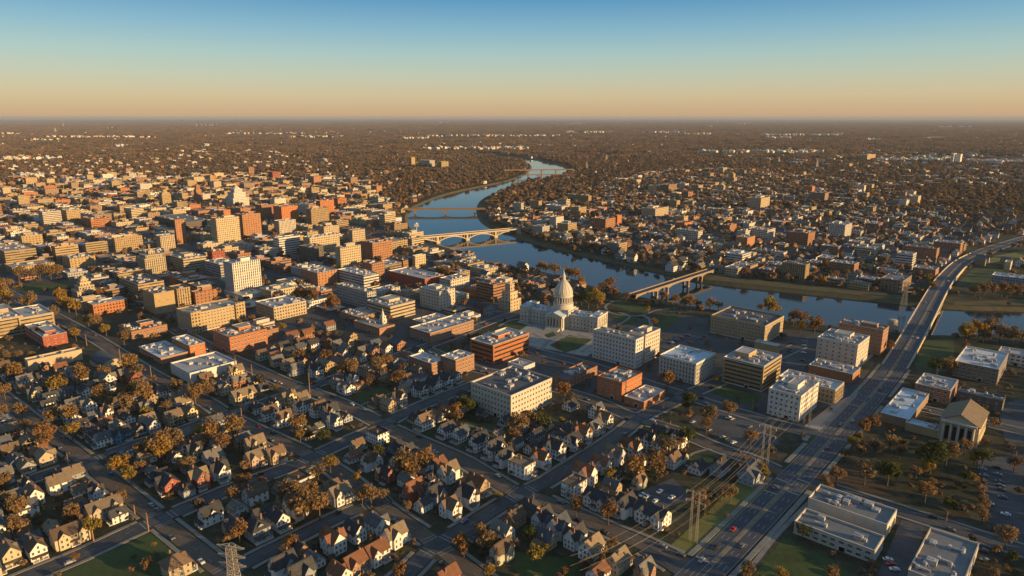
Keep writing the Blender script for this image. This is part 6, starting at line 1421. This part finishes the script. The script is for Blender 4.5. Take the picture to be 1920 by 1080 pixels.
# ================================================================== TREES
def crown_mesh(seed, n=1150, leaf=.085, rz=.95, lobes=13):
    r = np.random.default_rng(seed); C_ = []; 
    for k in range(lobes):
        d = r.normal(size=3); d /= np.linalg.norm(d); d[2] = d[2]*.75+.15; C_.append((d*np.array([.66, .66, .58*rz])*r.uniform(.5, 1.15), r.uniform(.20, .44)))
    pts = []; 
    while len(pts) < n:
        c, rad = C_[r.integers(lobes)]; d = r.normal(size=3); d /= np.linalg.norm(d); q = c+d*rad*r.uniform(.45, 1.08)**.6
        if q[2] > -.62: pts.append((q, d))
    V = np.zeros((n, 4, 3), 'f')
    for i, (q, d) in enumerate(pts):
        nrm = d*.7+r.normal(size=3)*.75; nrm /= np.linalg.norm(nrm)+1e-9; t = np.cross(nrm, r.normal(size=3)); t /= np.linalg.norm(t)+1e-9; b = np.cross(nrm, t); s = leaf*r.uniform(.55, 1.35); e = s*r.uniform(.6, 1.2)
        V[i] = [q-t*s-b*e, q+t*s-b*e*.8, q+t*s*.7+b*e, q-t*s*.8+b*e*.9]
    V[..., 2] += 1.42
    me = bpy.data.meshes.new('tree_crown'); me.from_pydata(V.reshape(-1, 3).tolist(), [], [tuple(range(4*i, 4*i+4)) for i in range(n)]); me.materials.append(LEAF['brown']); me.update(); return me, C_
def trunk_mesh(C_, seed, br=True):
    mb = MB(); mb.lathe([(.075, -.05), (.055, .35), (.045, .95)], 7); r = random.Random(seed)
    for c, rad in C_:
        mid = Vector((c[0]*.35, c[1]*.35, 1.42+c[2]*.35-.15)); e = Vector((c[0], c[1], 1.42+c[2])); mb.bar((0, 0, r.uniform(.5, .95)), mid, .028, n=4); mb.bar(mid, e, .016, n=3)
        for _ in range(7): mb.bar(e.lerp(mid, r.uniform(0, .6)), e+Vector((r.uniform(-1, 1), r.uniform(-1, 1), r.uniform(-.3, 1.1)))*rad*1.0, .010, n=3)
    return mb.mesh('tree_trunk', [BARK])
PROTO = []
for k in range(7):
    cm, cc = crown_mesh(100+k, (1150, 800, 950, 560, 1250, 480, 700)[k], .066, .95 if k % 3 else 1.25, 12+k); PROTO.append((cm, trunk_mesh(cc, k)))
for k in range(2):      # pointed evergreen crowns
    r = np.random.default_rng(50+k); n = 1100; V = np.zeros((n, 4, 3), 'f')
    for i in range(n):
        z = r.uniform(0, 1)**1.3; a = r.uniform(0, 2*math.pi); rad = (1-z)*.62*(r.uniform(.5, 1)**.5)*(1+.25*math.sin(z*40)); q = np.array([rad*math.cos(a), rad*math.sin(a), .3+z*2.3]); t = np.array([-math.sin(a), math.cos(a), 0])*.07; b = np.array([math.cos(a)*.08, math.sin(a)*.08, -.06])*r.uniform(.6, 1.5); V[i] = [q-t, q+t, q+t*.4+b, q-t*.4+b]
    me = bpy.data.meshes.new('conifer_crown'); me.from_pydata(V.reshape(-1, 3).tolist(), [], [tuple(range(4*i, 4*i+4)) for i in range(n)]); me.materials.append(LEAF['green']); mb = MB(); mb.lathe([(.06, -.05), (.01, 2.4)], 6); PROTO.append((me, mb.mesh('conifer_trunk', [BARK])))
TR7 = '40,670,55o 110,720,60o 110,800,60o 410,750,50o 520,820,50y 640,650,35o 690,470,60y 740,520,45y 1055,465,55o 900,340,95o 830,380,60o 980,340,60o 920,400,50y 1190,280,60o 1330,260,60o 1260,350,50r 1170,330,45o 820,160,32y 940,140,35o 720,120,55o 820,70,75o 780,40,55o 550,60,55o 410,190,50o 410,270,50y 300,190,45o 130,160,40o 260,320,60r 240,280,45r 1680,240,55o 1690,290,40y 1860,455,50y 1720,680,100o 1640,630,65o 1800,700,65o 1740,620,60o 1645,895,50r 1350,550,35r 1390,550,35r 1480,550,30r 840,1030,38r 430,980,22r 20,170,40o 1000,20,35o 1100,60,45o 1180,30,40o 690,650,40o 230,690,25g 870,905,16y 620,110,25y 1740,300,20g 1830,300,40g 40,560,40o 1460,690,25r'
TR8 = '700,130,55g 1130,220,50g 1000,250,65o 1050,210,45o 970,290,40r 1240,215,25y 650,170,40r 610,200,35r 360,460,70o 470,450,55o 400,510,45o 95,535,30y 170,640,55o 230,630,40o 120,650,45o 375,700,30o 665,890,50r 690,940,40r 820,890,65o 780,850,45o 870,930,45o 1090,970,50y 1150,930,35y 1660,490,65o 1770,460,65o 1840,360,50o 1510,510,40y 1320,710,45r 1500,740,55r 1480,1000,50r 330,1060,45r 830,1060,45y 880,635,28y 1350,370,25r 1260,1065,30r 200,400,50g 960,770,30r 1900,330,35o 1580,390,25o 1440,1040,35r'
TR9 = '140,190,55o 130,240,40o 255,160,45o 380,310,45r 30,310,50g 40,100,40g 20,130,30g 215,620,45o 265,630,40o 440,500,35y 470,520,25y 1060,230,45r 1010,260,40r 950,340,40y 1020,510,60o 1150,510,65g 1390,430,75g 1340,400,45g 1480,400,60o 1310,500,35o 1365,480,40y 1160,340,50o 1200,320,30o 1680,420,50g 1580,530,32g 1640,540,30y 1360,620,55o 1390,560,30r 1490,700,38g 1685,670,40o 1810,880,60o 860,530,45o 800,560,30o 1080,370,50k 360,1060,45o 1860,450,45k 245,740,15o 980,310,25o 1240,340,25g 820,590,28r 100,640,40o 130,680,30o 60,650,35o 350,430,20o 910,400,35k 1000,400,45k 1750,230,30o'
TR6 = '660,290,60r 740,340,40r 660,345,32y 620,300,35r 480,240,45y 520,250,30y 440,235,25o 200,230,25o 40,210,40o 10,210,30o 150,225,30r 80,220,25o 1590,390,45y 1660,370,50y 1730,360,50o 1780,385,40o 1850,400,50k 1690,400,30k 1900,400,40k 1405,570,45g 1480,570,45o 1165,460,25r 190,640,22y 20,760,30g 1640,140,35o 1690,140,35o 1740,140,35o 1790,140,35o 1840,140,35o 1890,140,35o 1400,110,25y 860,50,25r 920,45,20o 780,80,25y 1380,70,20y 1080,105,18r 350,40,25r'
TR5 = '200,560,45o 260,540,40o 320,640,50r 350,570,30o 60,590,55o 20,600,40o 1440,190,38y 1460,180,32y 1390,200,38g 1350,190,30g 1500,120,40r 1460,130,35o 1420,150,30o 1530,150,30r 1150,20,30o 1120,10,30o 1200,30,35o 1280,50,35o 1320,60,35o 1350,90,25y 1830,660,48r 1250,720,48r 1290,740,30k 1880,190,28r 1810,170,22r 1760,320,22r 230,600,30r 170,520,25k 560,20,50y 600,40,40o 640,30,40o 1000,190,25r 990,140,25r 1600,180,25k 1720,250,20y 670,470,22r 1570,620,20r'
TR4 = '800,300,28r 600,360,32y 540,320,40o 500,305,32o 700,410,40o 390,210,50y 350,190,40y 430,240,35y 170,220,45o 50,185,45y 300,270,35o 5,540,25o 50,510,25o 110,505,25o 180,500,22o 740,570,55o 780,600,40o 600,600,40o 470,630,50o 330,680,52y 290,680,35y 90,610,45o 40,600,40o 1720,165,40r 1680,170,35r 1760,180,35r 1880,220,45r 1840,230,35r 1590,350,25y 1690,510,38r 1840,520,35r 1000,690,40o 1100,730,45o 1180,710,35o 170,30,55o 230,25,55o 290,30,50o 330,35,40o 110,45,45o 30,100,45o 10,140,45o 580,160,30r 1420,300,25r 420,470,25o 430,390,30y 210,380,30o 1360,270,20r 870,640,25o 600,740,35o 690,730,40o 1550,790,20y 30,710,40o'
TREES = []   # x, y, r, colour key, traced
for ox, oy, S in ((0, 720, TR7), (640, 720, TR8), (1280, 720, TR9), (1280, 500, TR6), (640, 500, TR5), (0, 500, TR4)):
    for t in S.split():
        a, b, c = t.split(','); ck = dict(o='brown', r='rust', y='gold', g='green', k='grey')[c[-1]]; r = float(c[:-1]); p = at(ox+float(a)/3, oy+(float(b)+r*.95)/3); TREES.append((p.x, p.y, min(9.0, max(1.6, 1.12*r/3*px(p)[2]/FPX)), ck))
NTT = len(TREES); rs = random.Random(77)
def occ_at(x, y):
    i, j = int((x-OX0)/OC), int((y-OY0)/OC); return OCC[j, i] if 0 <= i < ONX and 0 <= j < ONY else 0
extra = []
PARK_PX = [(1490, 900), (1640, 790), (1760, 830), (1850, 870), (1830, 960), (1720, 960), (1560, 912)]
for _ in range(9000):
    u, v = rs.uniform(-30, 1950), rs.uniform(560, 1100)
    inr = inpoly(u, v, RES_PX); inp = inpoly(u, v, PARK_PX)
    if not (inr or inp) and rs.random() > .22: continue
    if inp and rs.random() > .12: continue
    if inr and rs.random() > .40: continue
    p = at(u, v); r = rs.choice([rs.uniform(1.2, 2.6), rs.uniform(1.0, 2.0), rs.uniform(2.6, 5.0)])
    if occ_rect(p.x, p.y, r*.9, r*.9, 0) & 11: continue
    if occ_at(p.x, p.y) & 4 and rs.random() < .93: continue
    if any((p.x-t[0])**2+(p.y-t[1])**2 < ((r+t[2])*.55)**2 for t in extra[-260:]): continue
    extra.append((p.x, p.y, r, rs.choices(['brown', 'rust', 'gold', 'green', 'grey'], [40, 9, 7, 12, 32])[0]))
extra.sort(key=lambda t: -t[2]/px((t[0], t[1], 0))[2])
print('trees', NTT, len(extra))
IT = TREES+extra[:max(0, 300-NTT)]; REST = extra[max(0, 300-NTT):]
TNAME = dict(brown='brown tree', rust='rust-brown tree', gold='golden tree', green='dark green tree', grey='bare grey tree')
for i, (x, y, r, ck) in enumerate(IT):
    root = empty('tree', (x, y, 0), rs.uniform(0, 6.28)); root.scale = (r, r, r*rs.uniform(.88, 1.15)); conif = ck == 'green' and r < 3 and rs.random() < .4
    cm, tm = PROTO[7+i % 2] if conif else PROTO[rs.randrange(7)]
    put('trunk', tm, root); put('crown', cm, root, mats=[LEAF[ck]]); tag(root, None, 'tree', 'autumn trees of the town')
    place_label(root, ('small ' if r < 2.6 else ('broad ' if r > 5.5 else ''))+('pointed evergreen' if conif else TNAME[ck]), x, y)
flush_labels()

# ------------------------------------------------------------------ woodland that reads as one mass
def low_crown(seed, n, leaf, trees=1, spread=0.0):
    r = np.random.default_rng(seed); V = []
    for k in range(trees):
        o = np.array([r.uniform(-spread, spread), r.uniform(-spread, spread), 0]); s0 = r.uniform(.75, 1.25) if trees > 1 else 1
        cs = [(np.append(r.uniform(-.5, .5, 2), r.uniform(.7, 1.5)), r.uniform(.4, .65)) for _ in range(5)]
        for i in range(n):
            c, rad = cs[r.integers(5)]; d = r.normal(size=3); d /= np.linalg.norm(d); d[2] = abs(d[2])*1.0-.25; q = (c+d*rad*r.uniform(.7, 1.05))*s0+o; nrm = d+r.normal(size=3)*.5; nrm /= np.linalg.norm(nrm); t = np.cross(nrm, r.normal(size=3)); t /= np.linalg.norm(t); b = np.cross(nrm, t); s = leaf*r.uniform(.6, 1.3)
            V.append([q-t*s-b*s, q+t*s-b*s*.8, q+t*s*.7+b*s, q-t*s*.8+b*s*.9])
    V = np.array(V, 'f'); n = len(V); me = bpy.data.meshes.new('far_crown'); me.from_pydata(V.reshape(-1, 3).tolist(), [], [tuple(range(4*i, 4*i+4)) for i in range(n)]); me.materials.append(leafmat('leaves_mixed', [(.14, .10, .074), (.21, .135, .080), (.27, .165, .085), (.19, .138, .10), (.31, .185, .085), (.09, .08, .058), (.19, .148, .115), (.24, .142, .072), (.08, .08, .054)])); me.update(); return me
def scatter(name, label, X, Y, S, SZ, IX, protos):
    n = len(X); me = bpy.data.meshes.new(name); me.vertices.add(n); me.vertices.foreach_set('co', np.stack([X, Y, np.zeros(n)], 1).astype('f').ravel())
    for an, arr, ty in (('sc', S, 'FLOAT'), ('sz', SZ, 'FLOAT'), ('rz', RNG.uniform(0, 6.28, n), 'FLOAT'), ('ix', IX, 'INT')):
        at_ = me.attributes.new(an, ty, 'POINT'); at_.data.foreach_set('value', np.asarray(arr, 'f' if ty == 'FLOAT' else 'i'))
    o = bpy.data.objects.new(name, me); C.objects.link(o); col = bpy.data.collections.new('tree_shapes')
    for i, p in enumerate(protos): col.objects.link(bpy.data.objects.new('%s_shape_%02d' % (name, i), p))
    ng = bpy.data.node_groups.new(name, 'GeometryNodeTree'); ng.interface.new_socket('Geometry', in_out='INPUT', socket_type='NodeSocketGeometry'); ng.interface.new_socket('Geometry', in_out='OUTPUT', socket_type='NodeSocketGeometry')
    gi = ng.nodes.new('NodeGroupInput'); go = ng.nodes.new('NodeGroupOutput'); ip = ng.nodes.new('GeometryNodeInstanceOnPoints'); ci = ng.nodes.new('GeometryNodeCollectionInfo')
    ci.inputs['Collection'].default_value = col; ci.inputs['Separate Children'].default_value = True; ci.inputs['Reset Children'].default_value = True; ip.inputs['Pick Instance'].default_value = True
    def na(nm, ty):
        q = ng.nodes.new('GeometryNodeInputNamedAttribute'); q.data_type = ty; q.inputs['Name'].default_value = nm; return q.outputs[0]
    cr = ng.nodes.new('ShaderNodeCombineXYZ'); cs = ng.nodes.new('ShaderNodeCombineXYZ'); sc_ = na('sc', 'FLOAT')
    lk = ng.links.new; lk(na('rz', 'FLOAT'), cr.inputs[2]); lk(sc_, cs.inputs[0]); lk(sc_, cs.inputs[1]); lk(na('sz', 'FLOAT'), cs.inputs[2])
    lk(gi.outputs[0], ip.inputs['Points']); lk(ci.outputs[0], ip.inputs['Instance']); lk(na('ix', 'INT'), ip.inputs['Instance Index']); lk(cr.outputs[0], ip.inputs['Rotation']); lk(cs.outputs[0], ip.inputs['Scale']); lk(ip.outputs[0], go.inputs[0])
    md = o.modifiers.new('trees', 'NODES'); md.node_group = ng; tag(o, label, 'woodland', kind='stuff'); return o
if REST:
    A = np.array([(t[0], t[1], t[2]) for t in REST]); scatter('shrub_cover', 'small trees and shrubs filling the yards between the houses', A[:, 0], A[:, 1], A[:, 2], A[:, 2]*.95, RNG.integers(0, 3, len(A)), [low_crown(k, 260, .16) for k in range(3)])
def occ_mask(X, Y, bits):
    i = ((X-OX0)/OC).astype(int); j = ((Y-OY0)/OC).astype(int); ok = (i >= 0) & (i < ONX) & (j >= 0) & (j < ONY); r = np.zeros(len(X), bool); r[ok] = (OCC[j[ok], i[ok]] & bits) > 0; return r
def wnoise(X, Y, s):   # cheap value noise for clearings
    x, y = X/s, Y/s; x0, y0 = np.floor(x), np.floor(y); fx, fy = x-x0, y-y0; h = lambda a, b: np.mod(np.sin(a*127.1+b*311.7)*43758.5453, 1.0); fx = fx*fx*(3-2*fx); fy = fy*fy*(3-2*fy)
    return (h(x0, y0)*(1-fx)+h(x0+1, y0)*fx)*(1-fy)+(h(x0, y0+1)*(1-fx)+h(x0+1, y0+1)*fx)*fy
def strip_mask(u, v):
    r = np.zeros(len(u), bool)
    for u0, u1, vv, n in STRIPS: r |= (u > u0-4) & (u < u1+4) & (v > vv-.8) & (v < vv+(2.2 if vv < 270 else 5))
    return r
def rows(y0, y1, step):
    X, Y = [], []
    y = y0
    while y < y1:
        h = y*.80+160; n = int(2*h/step); X.append(np.linspace(-h, h, n)); Y.append(np.full(n, y)); y += step
    X, Y = np.concatenate(X), np.concatenate(Y); return X+RNG.uniform(-.5, .5, len(X))*step, Y+RNG.uniform(-.5, .5, len(X))*step
RIV = np.array(RIVER_XY)
def in_river(X, Y): return inpoly(X, Y, RIVER_XY)
X, Y = rows(640, 3400, 10.5); u, v, dp = pxs(X, Y)
pr = np.where(inpoly(u, v, DT_PX), .16, np.where(inpoly(u, v, EAST_PX), .62, .93)); pr = np.where(inpoly(u, v, CIVIC_PX), .12, pr); pr = np.where(inpoly(u, v, RES_PX), 0, pr)
pr = pr*np.where(inpoly(u, v, DT_PX) | inpoly(u, v, EAST_PX), .5+wnoise(X, Y, 70), np.clip(1.75-wnoise(X, Y, 120)*1.5, 0, 1)*np.clip(1.5-wnoise(X+900, Y, 420)*.9, 0, 1))
pr = np.where((u > 1700) & (v > 440) & (v < 620) & (u > 1740), pr*.25, pr); pr = np.where(v > 575, pr*.2, pr)
k = (RNG.uniform(0, 1, len(X)) < pr) & ~near_poly(X, Y, [p.to_3d() for p in RIVER]+[RIVER[0].to_3d()], 14) & ~in_river(X, Y) & ~occ_mask(X, Y, 15) & ~strip_mask(u, v); k &= ~near_poly(X, Y, AV, 13)
kb = (RNG.uniform(0, 1, len(X)) < .5) & inpoly(u, v, [(1000, 452), (1110, 480), (1240, 505), (1330, 510), (1500, 530), (1690, 550), (1760, 556), (1700, 546), (1500, 524), (1330, 503), (1180, 478), (1010, 445)]) & ~in_river(X, Y); k |= kb
X, Y, v = X[k], Y[k], v[k]; U2 = u[k]; S = RNG.choice([3.4, 4.4, 5.2, 6.2, 7.4], len(X))*RNG.uniform(.85, 1.15, len(X))*np.where(Y < 1500, .74, 1)*np.where(inpoly(U2, v, EAST_PX), .95, 1); print('woodland', len(X))
scatter('woodland', 'brown autumn woodland and street trees spreading through and behind the town', X, Y, S, S*RNG.uniform(.75, 1.1, len(X)), RNG.integers(0, 4, len(X)), [low_crown(10+i, 110, .20) for i in range(4)])
X, Y = rows(190, 1000, 12.0); u, v, dp = pxs(X, Y); k = ((u > 1945) | (u < -25)) & (Y < 900) & (RNG.uniform(0, 1, len(X)) < np.clip(1.3-wnoise(X, Y, 60)*1.6, 0, .8)) & ~in_river(X, Y) & ~occ_mask(X, Y, 15) & (np.abs(X) < 1100); X, Y = X[k], Y[k]; S = RNG.uniform(2.2, 5.0, len(X))
scatter('roadside_woodland', 'brown trees spreading beyond the streets at the sides of the town', X, Y, S, S*.95, RNG.integers(0, 3, len(X)), [low_crown(60+i, 260, .16) for i in range(3)])
X, Y = rows(3420, 26000, 62.0); u, v, dp = pxs(X, Y); keep = RNG.uniform(0, 1, len(X)) < np.clip(1.75-wnoise(X, Y, 520)*1.5, .08, 1)*np.clip(1.5-wnoise(X+5000, Y, 1700)*.9, .1, 1)*np.where(Y > 14000, .45, 1)
k = keep & ~near_poly(X, Y, [p.to_3d() for p in RIVER]+[RIVER[0].to_3d()], 45) & ~in_river(X, Y) & ~strip_mask(u, v); X, Y = X[k], Y[k]; print('groves', len(X)); S = RNG.uniform(5.5, 8.0, len(X))*np.where(Y > 14000, 1.4, 1)
scatter('distant_woodland', 'dark brown woodland covering the plain out to the horizon', X, Y, S, S*RNG.uniform(.75, 1.1, len(X)), RNG.integers(0, 4, len(X)), [low_crown(30+i, 26, .36, 26, 5.2) for i in range(4)])
# ================================================================== AIR
hz = MB(); hz.box(-95000, -4000, -6.0, 95000, 95000, 215, 0, bottom=True); hm = bpy.data.materials.new('haze_air'); hm.use_nodes = True; hn = hm.node_tree; hn.nodes.clear()
ho = hn.nodes.new('ShaderNodeOutputMaterial'); hv = hn.nodes.new('ShaderNodeVolumePrincipled'); hv.inputs['Color'].default_value = (.52, .58, .68, 1); hv.inputs['Density'].default_value = 3.0e-5; hv.inputs['Anisotropy'].default_value = 0.0
hn.links.new(hv.outputs[0], ho.inputs['Volume']); tag(hz.build('haze', [hm]), 'thin blue evening haze over the far plain', 'haze', kind='stuff')
print('objects', len(bpy.data.objects))
